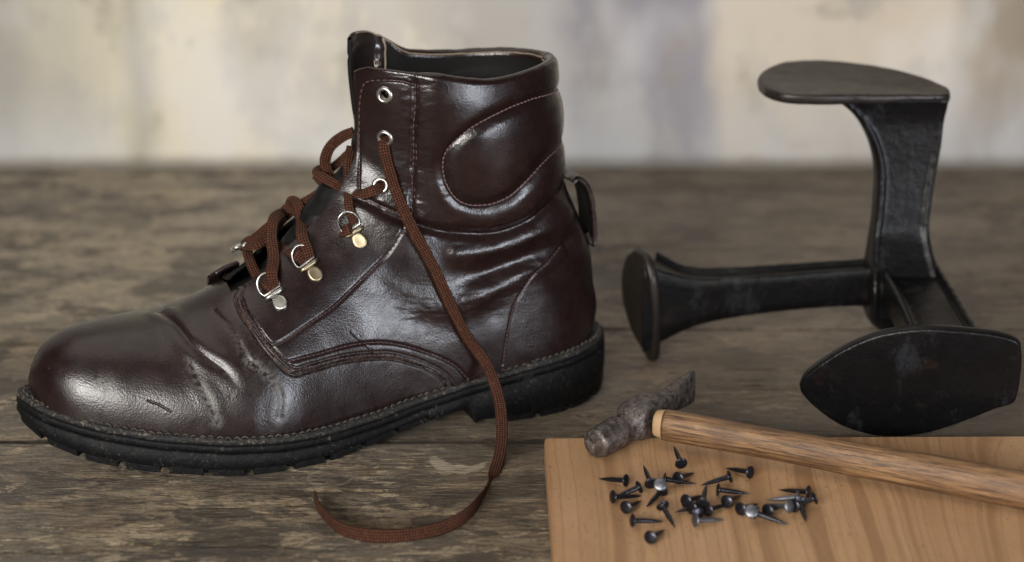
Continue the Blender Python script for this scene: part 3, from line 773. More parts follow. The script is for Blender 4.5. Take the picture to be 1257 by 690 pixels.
# lining, rolled rim and cut edges
def thick(s, phi):
    pad = sstep(-.10, .25, phi-phi_facing(s))*sstep(.62, .75, s)
    return .0024+.0050*pad
def lining_side(G, ns=130, nu=120):
    side = G['side']
    s = np.linspace(S_THROAT+.002, 1, ns); u = np.linspace(0, 1, nu)
    ph0 = facing_phi(s, side); S = np.repeat(s[:, None], nu, 1); PH = ph0[:, None]+(math.pi-ph0[:, None])*u[None, :]
    P, N = sample(G, S.ravel(), PH.ravel()); P = P.reshape(ns, nu, 3); N = N.reshape(ns, nu, 3)
    T = thick(S, PH)[..., None]; inner = P-N*T
    inner[..., 1] = side*np.maximum(side*inner[..., 1], .0002)
    # meet the other half at the back
    F = grid_faces(ns, nu, flip=(side > 0))
    keep = np.ones(len(F), bool); Cc = inner.reshape(-1, 3)[F].mean(1)
    for (es, ep, sd) in EYELETS:
        if sd == side:
            c = sample(G, es, ep)[0][0]; keep &= ((Cc-c)**2).sum(1) > .0036**2
    if side > 0: obj('lining', mesh_np('lining', inner.reshape(-1, 3), F[keep], (M_LINING,), True), boot)
    else:
        Sf = np.repeat(S[:-1, :-1].ravel()[:, None], 1, 1)[:, 0]; Pf = PH[:-1, :-1].ravel(); Ff = phi_facing(Sf)
        m1 = keep & (Pf < Ff+.02) & (Sf > .6); m2 = keep & ~((Pf < Ff+.02) & (Sf > .6))
        obj('lining', mesh_np('lining', inner.reshape(-1, 3), F[m2], (M_LINING,), True), boot)
        obj('flap_lining', mesh_np('flap_lining', inner.reshape(-1, 3), F[m1], (M_FLAPLINING,), True), boot)
        sl = np.linspace(.80, .998, 60); Pl, Nl = sample(G, sl, phi_facing(sl)+.02)
        V, Fc = tube(Pl-Nl*(thick(sl, phi_facing(sl))[:, None]+.0004), .0006, 6); mbp = MB(); mbp.add(V, Fc); mbp.build('piping', M_PIPING, boot)
    # rolled rim
    nu2 = 300; u2 = np.linspace(0, 1, nu2); p0 = facing_phi(np.array([1.0]), side)[0]; ph = p0+(math.pi-p0)*u2
    o, nn = sample(G, np.full(nu2, 1.0), ph); th = thick(np.full(nu2, 1.0), ph)
    nn = nn*np.array([1, 1, .0]); nn /= np.linalg.norm(nn, axis=1, keepdims=True)
    inn = o-nn*th[:, None]
    a = np.linspace(0, math.pi*1.12, 15)
    mid = (o+inn)*.5
    rows = [mid+nn*(th[:, None]*.5)*math.cos(x)+np.array([0, 0, 1.0])*(th[:, None]*.52+.0002)*math.sin(x) for x in a]
    Rr = np.stack(rows, 0)
    Rr[..., 2] += .0003*fbm(Rr*180, 2, 4)
    one = np.zeros(Rr.shape[:2])
    obj('rolled_rim', mesh_np('rolled_rim', Rr.reshape(-1, 3), grid_faces(len(a), nu2, flip=(side < 0)), (M_LEATHER_PAD,), True, attrs={'wear': one, 'edge': one}), boot)
    # pale worn piping on the inner side of the rim
    k = 12 if side > 0 else 11
    line = Rr[k][::2]+np.array([0, 0, .0003])
    V, Fc = tube(line[8:], .00045, 6); mb = MB(); mb.add(V, Fc); mb.build('piping', M_PIPING, boot)
    # front cut edge of the quarter
    s3 = np.linspace(S_THROAT+.002, 1, 260); f3 = facing_phi(s3, side)
    P3, N3 = sample(G, s3, f3+1e-4)
    rows = []
    for kk, (dep, out_) in enumerate([(0, 0), (.0003, .0004), (.0012, .0006), (.0021, .0004), (.0025, 0), (.0028, -.002)]):
        c = P3-N3*dep; c[:, 1] -= side*out_; rows.append(c)
    E = np.stack(rows, 0)
    obj('cut_edge', mesh_np('cut_edge', E.reshape(-1, 3), grid_faces(6, len(s3), flip=(side > 0)), (M_LINING,), True), boot)
lining_side(GN); lining_side(GF)

# tongue under the laces
def tongue():
    ns, nu = 220, 90
    s = np.linspace(S_THROAT-.03, .93, ns); w = np.linspace(-1, 1, nu)
    rows = []
    for si in s:
        ph = np.abs(w)*(1.15-.45*np.clip((si-.72)/.2, 0, 1))
        pn = boot_base(np.full(nu, si), ph, 1); pf = boot_base(np.full(nu, si), ph, -1)
        rows.append(np.where((w > 0)[:, None], pn, pf))
    P = np.stack(rows, 0)
    n = grid_normals(P, 1); n = n*np.sign((n[..., 2:3]+n[..., :1]*.8))
    k = sstep(S_THROAT-.03, S_THROAT+.05, np.repeat(s[:, None], nu, 1))
    P = P-n*(.0036+.0022*k-.0062*np.exp(-((np.repeat(s[:, None], nu, 1)-.54)/.09)**2)*(1-np.abs(np.repeat(w[None], ns, 0))**2)+.0012*fbm(P*60, 3, 12)+.0010*np.abs(np.sin(P[..., 2]*260)))[..., None]
    obj('tongue', mesh_np('tongue', P.reshape(-1, 3), grid_faces(ns, nu), (M_TONGUE,), True), boot)
tongue()

# lifted corner of the far facing
def flap():
    ns, nu = 50, 40
    s = np.linspace(S_THROAT-.018, S_THROAT+.035, ns); q = np.linspace(0, 1, nu)
    rows = []
    for si in s:
        k = (si-s[0])/(s[-1]-s[0]); p0 = .16+.10*(1-sstep(0, .25, k))
        rows.append(boot_base(np.full(nu, si), p0+q*.55, -1))
    P = np.stack(rows, 0); N = grid_normals(P, -1)
    Sx = np.repeat(((s-s[0])/(s[-1]-s[0]))[:, None], nu, 1)
    lift = .0046-.0020*q[None, :]+.0015*np.sin(Sx*3.1)
    A_ = P+N*lift[..., None]; B_ = P+N*(lift-.0026)[..., None]
    mb = MB()
    V = np.concatenate([A_.reshape(-1, 3), B_.reshape(-1, 3)]); n0 = ns*nu
    F = [tuple(f) for f in grid_faces(ns, nu, True)]+[tuple(f+n0) for f in grid_faces(ns, nu)]
    for i in range(ns-1): F.append((i*nu, (i+1)*nu, n0+(i+1)*nu, n0+i*nu)); 
    for j in range(nu-1): F.append((j, n0+j, n0+j+1, j+1)); F.append(((ns-1)*nu+j, (ns-1)*nu+j+1, n0+(ns-1)*nu+j+1, n0+(ns-1)*nu+j))
    mb.add(V, F); mb.build('facing_corner', M_LEATHER, boot)
flap()

# stitching
def stitch_line(name, paths, G, pitch=.0034, ln=.0023, r=.00038, mat=None, lift=.0002):
    mb = MB()
    for path, off in paths:
        L = catmull(np.array([list(p)+[0] for p in path], float), .02)[:, :2]
        P, N = sample(G, L[:, 0], L[:, 1])
        if off:
            T = np.gradient(P, axis=0); T /= np.maximum(np.linalg.norm(T, axis=1, keepdims=True), 1e-9)
            P = P+np.cross(N, T)*off
        P = catmull(P, .0006); d = np.concatenate([[0], np.cumsum(np.linalg.norm(np.diff(P, axis=0), axis=1))])
        x = np.arange(pitch*.5, d[-1]-pitch*.5, pitch)
        for xi in x:
            a = np.array([np.interp(xi-ln/2, d, P[:, k]) for k in range(3)]); b = np.array([np.interp(xi+ln/2, d, P[:, k]) for k in range(3)])
            k = min(int(xi/d[-1]*(len(N)-1)), len(N)-1); n = N[k]
            jit = rng.normal(0, .00006, 3)
            pts = [a-n*.0004, a+n*lift+(b-a)*.12, (a+b)/2+n*(lift+.0001)+jit, b+n*lift-(b-a)*.12, b-n*.0004]
            V, F = tube(pts, [r*.5, r, r*1.05, r, r*.5], 5); mb.add(V, F)
    if mb.n: tag(mb.build(name, mat or M_THREAD, boot), kind='stuff')
FT = FEATURES
for G in (GN, GF):
    stitch_line('seam_stitching', [(FT['quarter_edge'][1:-2], .0028*G['side']), (FT['quarter_seam'], 0), (FT['facing_seam'], 0)], G, .0027, .0019, .00036)
    stitch_line('collar_stitching', [(FT['collar_seam'], .0028*G['side']), (FT['collar_seam'], .0046*G['side']), (FT['strap_top'], -.0018*G['side'])], G, .0030, .0021, .00044)
    stitch_line('panel_stitching', [(FT['panel'], 0)], G, .0026, .0018, .00036, M_THREADPALE)
    stitch_line('facing_stitching', [(FT['facing_line'], 0), (FT['facing_line'], .0016)]+([(FT['front_line'], 0)] if G['side'] > 0 else []), G, .0036, .0025, .00050)
    stitch_line('counter_stitching', [(FT['counter'], 0)], G, .0024, .0017, .00036)

# sole: welt, midsole, outsole, lugs
ZT = np.array([(-.01,.0355),(.0,.0355),(.013,.0350),(.031,.0342),(.058,.0325),(.087,.0280),(.116,.0230),(.15,.0187),(.18,.0177),(.206,.0183),(.235,.0202),(.267,.0245),(.2935,.0298),(.3066,.0326),(.3195,.0355),(.333,.0400),(.34,.041)])
ZB = np.array([(-.01,.004),(.004,.004),(.012,.0015),(.03,0),(.090,0),(.0955,.001),(.0985,.0105),(.116,.0078),(.1356,.0052),(.16,.0020),(.18,0),(.228,0),(.248,.0018),(.276,.0055),(.3025,.0110),(.321,.0170),(.333,.0250),(.34,.027)])
def zt(a): return np.interp(a, ZT[:, 0], ZT[:, 1])
def zb(a): return np.interp(a, ZB[:, 0], ZB[:, 1])
SN = np.stack([np.roll(SOLE, -3, 0)[:, 1]-np.roll(SOLE, 3, 0)[:, 1], -(np.roll(SOLE, -3, 0)[:, 0]-np.roll(SOLE, 3, 0)[:, 0])], 1)
SN /= np.linalg.norm(SN, axis=1, keepdims=True)
_c = SOLE-np.array([[.17, 0.0]]); 
if ((SN*_c).sum(1)).mean() < 0: SN = -SN
ns_ = len(SOLE); aa = SOLE[:, 0]; th_ = zt(aa)-zb(aa)
arc = np.concatenate([[0], np.cumsum(np.linalg.norm(np.diff(SOLE, axis=0), axis=1))])
def ring_(off, z, rough=0.0, seed=0):
    p = SOLE+SN*off if np.isscalar(off) else SOLE+SN*np.asarray(off)[:, None]
    P = np.column_stack([p, z])
    if rough:
        nz = fbm(P*350, 3, seed); P[:, :2] += SN*(nz*rough)[:, None]; P[:, 2] += fbm(P*500+7, 2, seed+5)*rough*.6
    return P
def rings_obj(name, rings, mat, cap_last=None):
    A_ = np.stack(rings, 0); n = len(rings)
    me = mesh_np(name, A_.reshape(-1, 3), grid_faces(n, ns_, flip=False, wrap=True), (mat,), True)
    return obj(name, me, boot)
Z1 = zt(aa)
rings_obj('welt', [ring_(-.013, Z1-.0010), ring_(-.005, Z1+.0002, .0006, 1), ring_(-.0030, Z1+.0004, .0008, 2), ring_(-.0016, Z1+.0003, .0008, 3), ring_(-.0006, Z1+.0000, .0005, 4), ring_(.0001, Z1-.0010, .0004, 5), ring_(.0001, Z1-.0024, .0003, 6), ring_(-.0008, Z1-.0032, .0002, 7), ring_(-.003, Z1-.0034)], M_WELT)
zmid = Z1-.0075
rings_obj('midsole', [ring_(-.004, Z1-.0031), ring_(.0004, Z1-.0034, .00025, 8), ring_(.0008, Z1-.0042, .0002, 9), ring_(.0008, Z1-.0060, .0002, 10), ring_(.0003, Z1-.0068, .0002, 11), ring_(-.0010, Z1-.0070), ring_(-.004, Z1-.0071)], M_RUBBER)
lugh = np.where((aa > .122) | (aa < .094), .0030, .0005)
zl = zb(aa)+lugh
body = [ring_(-.005, Z1-.0070), ring_(.0002, Z1-.0073, .0002, 13), ring_(.0010, Z1-.0080, .0002, 14), ring_(.0013, (Z1-.008)*.5+zl*.5, .0002, 15), ring_(.0006, zl+.0006, .0002, 16), ring_(-.0004, zl), ring_(-.008, zl)]
last = np.column_stack([np.clip(aa, .012, .318), SOLE[:, 1]*0+.003, zb(np.clip(aa, .012, .318))+lugh]); body.append(last)
rings_obj('outsole', body, M_RUBBER)
# lugs round the edge
def lug_piece(i0, i1, depth):
    ids = np.arange(i0, i1+1) % ns_
    if len(ids) > 7: ids = ids[np.linspace(0, len(ids)-1, 7).astype(int)]
    n = len(ids); z0 = zb(aa[ids]); rows = []
    for off, zz in ((.0007, zl[ids]+.0008), (.0005, z0+.0006), (.0000, z0), (-depth+.0006, z0), (-depth, z0+.0006), (-depth-.0006, zl[ids]+.0008)):
        p = SOLE[ids]+SN[ids]*off; rows.append(np.column_stack([p, zz]))
    V = np.concatenate(rows); k = len(rows); F = []
    for r_ in range(k-1):
        for j in range(n-1): F.append((r_*n+j, r_*n+j+1, (r_+1)*n+j+1, (r_+1)*n+j))
    F.append(tuple(r_*n for r_ in range(k))); F.append(tuple(r_*n+n-1 for r_ in range(k-1, -1, -1)))
    return V, F
pos = .004; L_tot = arc[-1]
while pos < L_tot-.012:
    i0 = int(np.searchsorted(arc, pos)); i1 = int(np.searchsorted(arc, pos+.0168))
    am = aa[min((i0+i1)//2, ns_-1)]; a0, a1 = aa[min(i0, ns_-1)], aa[min(i1, ns_-1)]
    if (min(a0, a1) > .124) or (max(a0, a1) < .0945):
        V, F = lug_piece(i0, i1, .013); mb = MB(); mb.add(V, F); mb.build('lug', M_RUBBER, boot, smooth=False)
    pos += .0212
# inner tread blocks carry the load in the middle
for a0, a1, w in ((.16, .175, .022), (.18, .195, .026), (.20, .215, .026), (.22, .235, .024), (.03, .05, .015), (.056, .078, .018)):
    V = np.array([(x, y, z) for z in (0.0002, .006) for x, y in ((a0, -w), (a1, -w), (a1, w), (a0, w))]); V[:, 1] += .003
    mb = MB(); mb.add(V, [(0, 3, 2, 1), (4, 5, 6, 7), (0, 1, 5, 4), (1, 2, 6, 5), (2, 3, 7, 6), (3, 0, 4, 7)]); mb.build('tread_block', M_RUBBER, boot, smooth=False)
# welt stitches
mb = MB(); x = .002
while x < L_tot-.004:
    i0 = int(np.searchsorted(arc, x)); i1 = int(np.searchsorted(arc, x+.0030)); 
    pts = []
    for i, zz in ((i0, .0001), ((i0+i1)//2, .0011), (i1, .0002)):
        i = min(i, ns_-1); p = SOLE[i]+SN[i]*(-.0024+rng.normal(0, .0003)); pts.append((p[0], p[1], zt(aa[i])+zz+rng.normal(0, .00015)))
    V, F = tube(pts, .00045, 5); mb.add(V, F); x += .0043
tag(mb.build('welt_stitching', M_WELTTHREAD, boot), kind='stuff')

# eyelets
def eyelet(s, phi, side):
    G = GN if side > 0 else GF
    P, N = sample(G, s, phi); P, N = P[0], N[0]
    e1 = np.cross(N, [0, 0, 1.0]); e1 /= np.linalg.norm(e1); e2 = np.cross(N, e1)
    prof = [(.0024, -.0030), (.0024, .0002), (.0028, .0009), (.0036, .0010), (.0044, .0006), (.0048, -.0002)]
    k = 32; a = np.arange(k)*2*math.pi/k
    V = np.concatenate([P+r*(np.cos(a)[:, None]*e1+np.sin(a)[:, None]*e2)+N*h for r, h in prof])
    F = []
    for i in range(len(prof)-1):
        for j in range(k): F.append((i*k+j, i*k+(j+1) % k, (i+1)*k+(j+1) % k, (i+1)*k+j))
    mb = MB(); mb.add(V, F); mb.build('eyelet', M_NICKEL, boot)
for e in EYELETS: eyelet(*e)

# lace hooks: a D ring held by a riveted clip
def hook(c, d, n, mat):
    sc = 1.0; c = np.array(c); y = np.array(d, float); n = np.array(n, float); n /= np.linalg.norm(n)
    y -= n*np.dot(y, n); y /= np.linalg.norm(y); x = np.cross(y, n)
    def W(p): p = np.asarray(p, float); return c+sc*(p[..., :1]*x+p[..., 1:2]*y+p[..., 2:3]*n)
    root_b = MB()
    # rounded clip tab with a dimple
    k = 28; rows = []
    for r, h in ((0, .0012), (.0012, .0012), (.0026, .0013), (.0033, .0013), (.0037, .0009), (.0038, .0003), (.0038, -.0008)):
        a = np.arange(k)*2*math.pi/k
        X = r*np.cos(a); Y = .0065+r*1.02*np.sin(a); Y = np.where(Y < .0065, .0065+(Y-.0065)*1.5, Y)
        rows.append(np.column_stack([X, Y, np.full(k, h)]))
    V = np.concatenate(rows); F = []
    for i in range(len(rows)-1):
        for j in range(k): F.append((i*k+j, i*k+(j+1) % k, (i+1)*k+(j+1) % k, (i+1)*k+j))
    root_b.add(W(V), F)
    o = root_b.build('hook_clip', mat, boot)
    b2 = MB(); V, F = tube(W(np.array([(t, .0008, .0022) for t in np.linspace(-.0054, .0054, 6)])), [.0009, .0013, .00135, .00135, .0013, .0009], 12); b2.add(V, F)
    b2.build('hinge_bar', mat, o)
    a = np.linspace(-.18*math.pi, 1.18*math.pi, 30)
    pts = np.column_stack([.0056*np.cos(a), -.0046-.0060*np.sin(a), .0024+.0034*np.clip(np.sin(a), -.2, 1)])
    pts = np.vstack([pts, pts[:1]])
    b3 = MB(); V, F = tube(W(pts[:-1]), .00062, 8, closed=True); b3.add(V, F); b3.build('lace_ring', M_NICKEL, o)
for i, (c, d, n) in enumerate(HOOKS): hook(c, d, n, M_NICKEL if i in (0, 3, 4) else M_BRASS)

# laces
VIEWN = np.array([.10, .86, .50])
def lace(w, t, pts, name='lace'):
    A_ = np.array(pts, float); C_ = catmull(A_, .0007); P = C_[:, :3]; Wd = C_[:, 3:]
    T = np.gradient(P, axis=0); T /= np.maximum(np.linalg.norm(T, axis=1, keepdims=True), 1e-9)
    X = np.cross(T, VIEWN); X /= np.maximum(np.linalg.norm(X, axis=1, keepdims=True), 1e-6)
    k = np.clip(np.linalg.norm(Wd, axis=1, keepdims=True), 0, 1)
    sg = np.sign((X*Wd).sum(1, keepdims=True)); sg[sg == 0] = 1
    pick = sg[int(np.argmax(k[:, 0] > .3))] if (k > .3).any() else np.array([1.0])
    X = X*(1-k)+Wd*k*pick
    X -= T*(X*T).sum(1, keepdims=True); X /= np.maximum(np.linalg.norm(X, axis=1, keepdims=True), 1e-6)
    for _ in range(12): X[1:-1] = (X[:-2]+X[1:-1]+X[2:])/3
    X /= np.linalg.norm(X, axis=1, keepdims=True)
    N = np.cross(X, T); d = np.concatenate([[0], np.cumsum(np.linalg.norm(np.diff(P, axis=0), axis=1))])
    ww = w*(1+.07*fbm(np.column_stack([d*90, d*0, d*0]), 2, 6)); P = P+N*(fbm(np.column_stack([d*60, d*0+5, d*0]), 2, 8)*.0004)[:, None]
    kk = 18; a = np.arange(kk+1)*2*math.pi/kk
    ca = np.sign(np.cos(a))*np.abs(np.cos(a))**.75; sa = np.sign(np.sin(a))*np.abs(np.sin(a))**.9
    V = P[:, None]+X[:, None]*(ca[None, :, None]*ww[:, None, None]/2)+N[:, None]*(sa[None, :, None]*t/2)
    V = V+N[:, None]*(fbm(V*900, 2, 3)*.00012)[..., None]
    per = np.cumsum(np.concatenate([[0], np.hypot(np.diff(ca)*w/2, np.diff(sa)*t/2)]))
    uv = np.stack([np.repeat(d[:, None], kk+1, 1), np.repeat(per[None], len(P), 0)], -1)
    F = [tuple(f) for f in grid_faces(len(P), kk+1, True)]; F.append(tuple(range(kk))); m0 = (len(P)-1)*(kk+1); F.append(tuple(m0+j for j in range(kk-1, -1, -1)))
    me = mesh_np(name, V.reshape(-1, 3), F, (M_LACE,), True, uv=uv.reshape(-1, 2))
    return obj(name, me, boot)
for w_, t_, pts_ in LACES: lace(w_*.94, t_*.66, pts_)

# heel pull loop
def pull_loop():
    L = catmull(np.array([(a, 0, z) for a, z in LOOP]), .0010)
    T = np.gradient(L, axis=0); T /= np.linalg.norm(T, axis=1, keepdims=True); N = np.cross(T, [0, 1.0, 0])
    if np.dot(N[len(N)//2], [1.0, 0, 0]) < 0: N = -N
    b = np.linspace(-.0095, .0105, 14)
    A_ = L[:, None]+np.array([0, 1.0, 0])*b[None, :, None]
    A_ = A_+N[:, None]*(fbm(A_*150, 2, 2)*.0004)[..., None]
    B_ = A_+N[:, None]*.0031
    n, m = A_.shape[:2]; V = np.concatenate([A_.reshape(-1, 3), B_.reshape(-1, 3)]); n0 = n*m
    F = [tuple(f) for f in grid_faces(n, m)]+[tuple(f+n0) for f in grid_faces(n, m, True)]
    for i in range(n-1):
        F.append((i*m, (i+1)*m, n0+(i+1)*m, n0+i*m)); F.append((i*m+m-1, n0+i*m+m-1, n0+(i+1)*m+m-1, (i+1)*m+m-1))
    me = mesh_np('pull_loop', V, F, (M_LEATHER,), True, attrs={'wear': np.full(len(V), .12), 'edge': np.concatenate([np.zeros(n0), np.zeros(n0)])})
    o = obj('pull_loop', me, boot)
    C2 = A_+N[:, None]*.0034; C2 = C2[2:-2, 1:-1]
    obj('loop_lining', mesh_np('loop_lining', C2.reshape(-1, 3), grid_faces(C2.shape[0], C2.shape[1], True), (M_LINING,), True), o)
pull_loop()
# ---------------------------------------------------------------- the last stand (three-armed iron last)
stand = empty('iron_shoe_last', (.233, .94, 0))
tag(stand, 'black cast iron three armed cobbler last, right of the boot', 'shoe last')
SO = np.array([.233, .94, 0])

def dome_plate(name, outline, normal, thick_, dome, mat, flare=.0, n_in=7, concave=0.0, seed=0):
    """a closed outline lying near a plane, given real thickness, a rounded rim and a slightly domed face"""
    P = np.array(outline, float); nrm = np.array(normal, float); nrm /= np.linalg.norm(nrm)
    Pc = np.vstack([P, P[:1]]); P = catmull(Pc, .0012)[:-1]
    c = P.mean(0); n = len(P)
    P = P-np.outer((P-c)@nrm, nrm)*.0
    rows = []
    rr = [0, .2, .4, .6, .8, .92, .975]
    for r in rr:
        h = dome*(1-r**2)-concave*(1-r**2)
        rows.append(c+(P-c)*r+nrm*h)
    rad = thick_*.5
    for k in range(7):
        a = math.pi*k/6
        q = P+(P-c)/np.linalg.norm(P-c, axis=1, keepdims=True)*(math.sin(a)*rad*.45)
        rows.append(q-nrm*(rad-rad*math.cos(a)))
    rows.append(c+(P-c)*.8-nrm*thick_*1.05); rows.append(c+(P-c)*.02-nrm*thick_*1.05)
    A_ = np.stack(rows, 0)
    A_ = A_+nrm*(fbm(A_*70, 3, seed)*.0005)[..., None]
    v1 = A_[5, 0]-A_[5, 3]; flip = np.dot(np.cross(P[1]-P[0], P[0]-c), nrm) > 0
    me = mesh_np(name, A_.reshape(-1, 3)-SO, grid_faces(len(rows), n, flip=flip, wrap=True), (mat,), True)
    o = obj(name, me, stand)
    return o, c, nrm

FRONT = [(.156,.8166,.0297),(.1584,.8149,.0364),(.1654,.8125,.0438),(.1771,.8091,.0534),(.193,.8053,.062),(.2132,.8019,.0664),(.2338,.7994,.0664),(.2524,.7974,.0649),(.2620,.7968,.0618),(.2645,.7980,.0560),(.2660,.7998,.0454),(.2663,.8031,.029),(.2640,.8045,.0245),(.2566,.8058,.0213),(.2409,.8095,.0128),(.2249,.8131,.0051),(.2083,.816,.0016),(.1953,.8175,.0018),(.1797,.8184,.0067),(.1658,.8181,.0163),(.1577,.8174,.0247)]
DISC = [(.0737,.9452,.0675),(.0697,.9558,.0591),(.068,.9634,.0425),(.0698,.9632,.0266),(.0743,.957,.0126),(.0812,.9446,.0030),(.0850,.9359,.0008),(.0855,.9302,.0247),(.0838,.9287,.0459),(.0821,.9297,.0569),(.0789,.9346,.0656)]
TOP = [(.1488,.9640,.1672),(.1500,.9760,.1685),(.1553,.9894,.1698),(.1672,1.0040,.1715),(.1823,1.0105,.172),(.205,1.0085,.1716),(.2322,.9960,.1696),(.2485,.9819,.1672),(.2585,.9650,.1646),(.2590,.9560,.1636),(.2560,.9480,.1630),(.2462,.9450,.1632),(.2274,.9425,.1638),(.2019,.9400,.1644),(.1768,.9378,.1648),(.1600,.9400,.1652),(.1515,.9500,.1662)]
dome_plate('front_plate', FRONT, (-.12, -.97, -.2), .0065, .0022, M_IRON, seed=1)
dome_plate('heel_plate', DISC, (-.9, -.42, -.1), .0055, .0012, M_IRONPLATE, seed=2)
dome_plate('top_plate', TOP, (.02, -.10, .99), .0060, .0, M_IRONPLATE, concave=.0015, seed=3)

def arm(name, stations, chan=.0):
    """stations: (centre, axis x, axis y, half width x, half width y); section is a channel with raised rims"""
    st = []
    S_ = [np.concatenate([np.array(c, float), np.array(ax, float), np.array(ay, float), [wx, wy]]) for c, ax, ay, wx, wy in stations]
    C_ = catmull(np.array(S_), .004)
    def sec(wx, wy):
        r = .0035; d = min(chan, wy*.6)
        # +y side carries the channel
        return [(-wx, -wy*.6), (-wx*.8, -wy), (wx*.8, -wy), (wx, -wy*.6), (wx, wy*.7), (wx*.93, wy), (wx-r, wy), (wx-r*1.3, wy-d), (-wx+r*1.3, wy-d), (-wx+r, wy), (-wx*.93, wy), (-wx, wy*.7)]
    rows = []
    for q in C_:
        ax = q[3:6]/np.linalg.norm(q[3:6]); ay = q[6:9]/np.linalg.norm(q[6:9])
        rows.append(np.array([q[:3]+x*ax+y*ay for x, y in sec(q[9], q[10])]))
    A_ = np.stack(rows, 0); n, m = A_.shape[:2]
    F = [tuple(f) for f in grid_faces(n, m, False, True)]; F.append(tuple(range(m-1, -1, -1))); F.append(tuple((n-1)*m+j for j in range(m)))
    me = mesh_np(name, A_.reshape(-1, 3)-SO, F, (M_IRON,), True)
    import bmesh
    bm = bmesh.new(); bm.from_mesh(me); bmesh.ops.recalc_face_normals(bm, faces=bm.faces); bm.to_mesh(me); bm.free()
    o = obj(name, me, stand)
    rm = o.modifiers.new('remesh', 'REMESH'); rm.mode = 'VOXEL'; rm.voxel_size = .0011; rm.use_smooth_shade = True
    sm = o.modifiers.new('smooth', 'SMOOTH'); sm.factor = .5; sm.iterations = 4
    return o
ex, ey, ez_ = (1, 0, 0), (0, 1, 0), (0, 0, 1)
fy = (0, -1, 0)
# upright arm: broad face to the viewer, widening into the top plate
arm('upright_arm', [((.2365,.941,.030), ex, fy, .0215, .0190), ((.2355,.941,.050), ex, fy, .0215, .0185), ((.2345,.945,.066), ex, fy, .0190, .0135), ((.2340,.9485,.080), ex, fy, .0170, .0098), ((.2345,.950,.092), ex, fy, .0165, .0095),
    ((.2355,.952,.115), ex, fy, .0175, .0095), ((.2345,.953,.132), ex, fy, .0205, .010), ((.2310,.954,.146), ex, fy, .0245, .011), ((.2270,.955,.155), ex, fy, .0295, .014), ((.2230,.957,.161), ex, fy, .0340, .018)], .0015)
# side arm running left to the heel plate
d2 = np.array([.0800,.9450,.034])-np.array([.228,.945,.050])
arm('side_arm', [((.236,.945,.048), ey, ez_, .012, .016), ((.215,.945,.0475), ey, ez_, .0115, .0125), ((.190,.945,.0462), ey, ez_, .0115, .0120), ((.160,.945,.0437), ey, ez_, .012, .0122),
    ((.130,.945,.0405), ey, ez_, .0125, .0135), ((.108,.9455,.0378), ey, ez_, .0135, .0165), ((.093,.946,.0355), (.25,.95,0), ez_, .0150, .0235), ((.0835,.946,.0345), (.35,.93,0), ez_, .0155, .0295)], .0035)
# front arm running to the front plate, channel upward
arm('front_arm', [((.2385,.955,.049), ex, ez_, .0190, .016), ((.239,.930,.0485), ex, ez_, .0185, .0130), ((.2395,.900,.0465), ex, ez_, .0180, .0120), ((.2390,.865,.0425), ex, ez_, .0185, .0120),
    ((.2370,.835,.0390), ex, ez_, .0205, .0150), ((.2330,.814,.0365), ex, ez_, .0250, .0200)], .0045)
# thick knuckle where the arms meet
def knuckle():
    rows = []
    for k in range(15):
        a = math.pi*k/14; r = math.sin(a)**.7; zc = .040-.023*math.cos(a)
        t = np.arange(28)*2*math.pi/28
        rows.append(np.column_stack([.2355+.0215*r*np.cos(t), .943+.0190*r*np.sin(t), np.full(28, zc)]))
    A_ = np.stack(rows, 0); A_ = A_+(fbm(A_*60, 3, 4)*.0012)[..., None]
    me = mesh_np('knuckle', A_.reshape(-1, 3)-SO, grid_faces(15, 28, False, True), (M_IRON,), True); obj('knuckle', me, stand)
knuckle()

# ---------------------------------------------------------------- board
board = empty('wooden_board', (.0169, .789, 0))
tag(board, 'pale planed wooden board with rounded corner at the lower right, under the hammer and tacks', 'board')
def board_mesh():
    x0, x1, y0, y1, T = .0, .42, -.36, .0, .012
    r = .0035; e = .0012
    pts = []
    def arc_(cx, cy, a0, a1): 
        for a in np.linspace(a0, a1, 6): pts.append((cx+r*math.cos(a), cy+r*math.sin(a)))
    arc_(x0+r, y1-r, math.pi, math.pi/2); arc_(x1-r, y1-r, math.pi/2, 0); arc_(x1-r, y0+r, 0, -math.pi/2); arc_(x0+r, y0+r, -math.pi/2, -math.pi)
    P = np.array(pts); c = P.mean(0); d = (P-c); rows = []
    for ins, z in ((0, .0004), (0, T-e), (.0004, T-e*.35), (e, T)):
        q = P.copy(); q[:, 0] = np.clip(q[:, 0], x0+ins, x1-ins); q[:, 1] = np.clip(q[:, 1], y0+ins, y1-ins); rows.append(np.column_stack([q, np.full(len(q), z)]))
    A_ = np.stack(rows, 0); n, m = A_.shape[:2]
    F = [tuple(f) for f in grid_faces(n, m, False, True)]; F.append(tuple((n-1)*m+j for j in range(m-1, -1, -1))); F.append(tuple(range(m)))
    me = mesh_np('board_slab', A_.reshape(-1, 3), F, (M_BOARD,), False)
    import bmesh
    bm = bmesh.new(); bm.from_mesh(me); bmesh.ops.recalc_face_normals(bm, faces=bm.faces); bm.to_mesh(me); bm.free()
    return me
board_me = board_mesh()
# one mesh: the board is a single slab
bpy.data.objects.remove(board)
board = obj('wooden_board', board_me); board.location = (.0169, .789, 0); board.rotation_euler = (0, 0, R(.6))
tag(board, 'pale planed wooden board with rounded corner at the lower right, under the hammer and tacks', 'board')

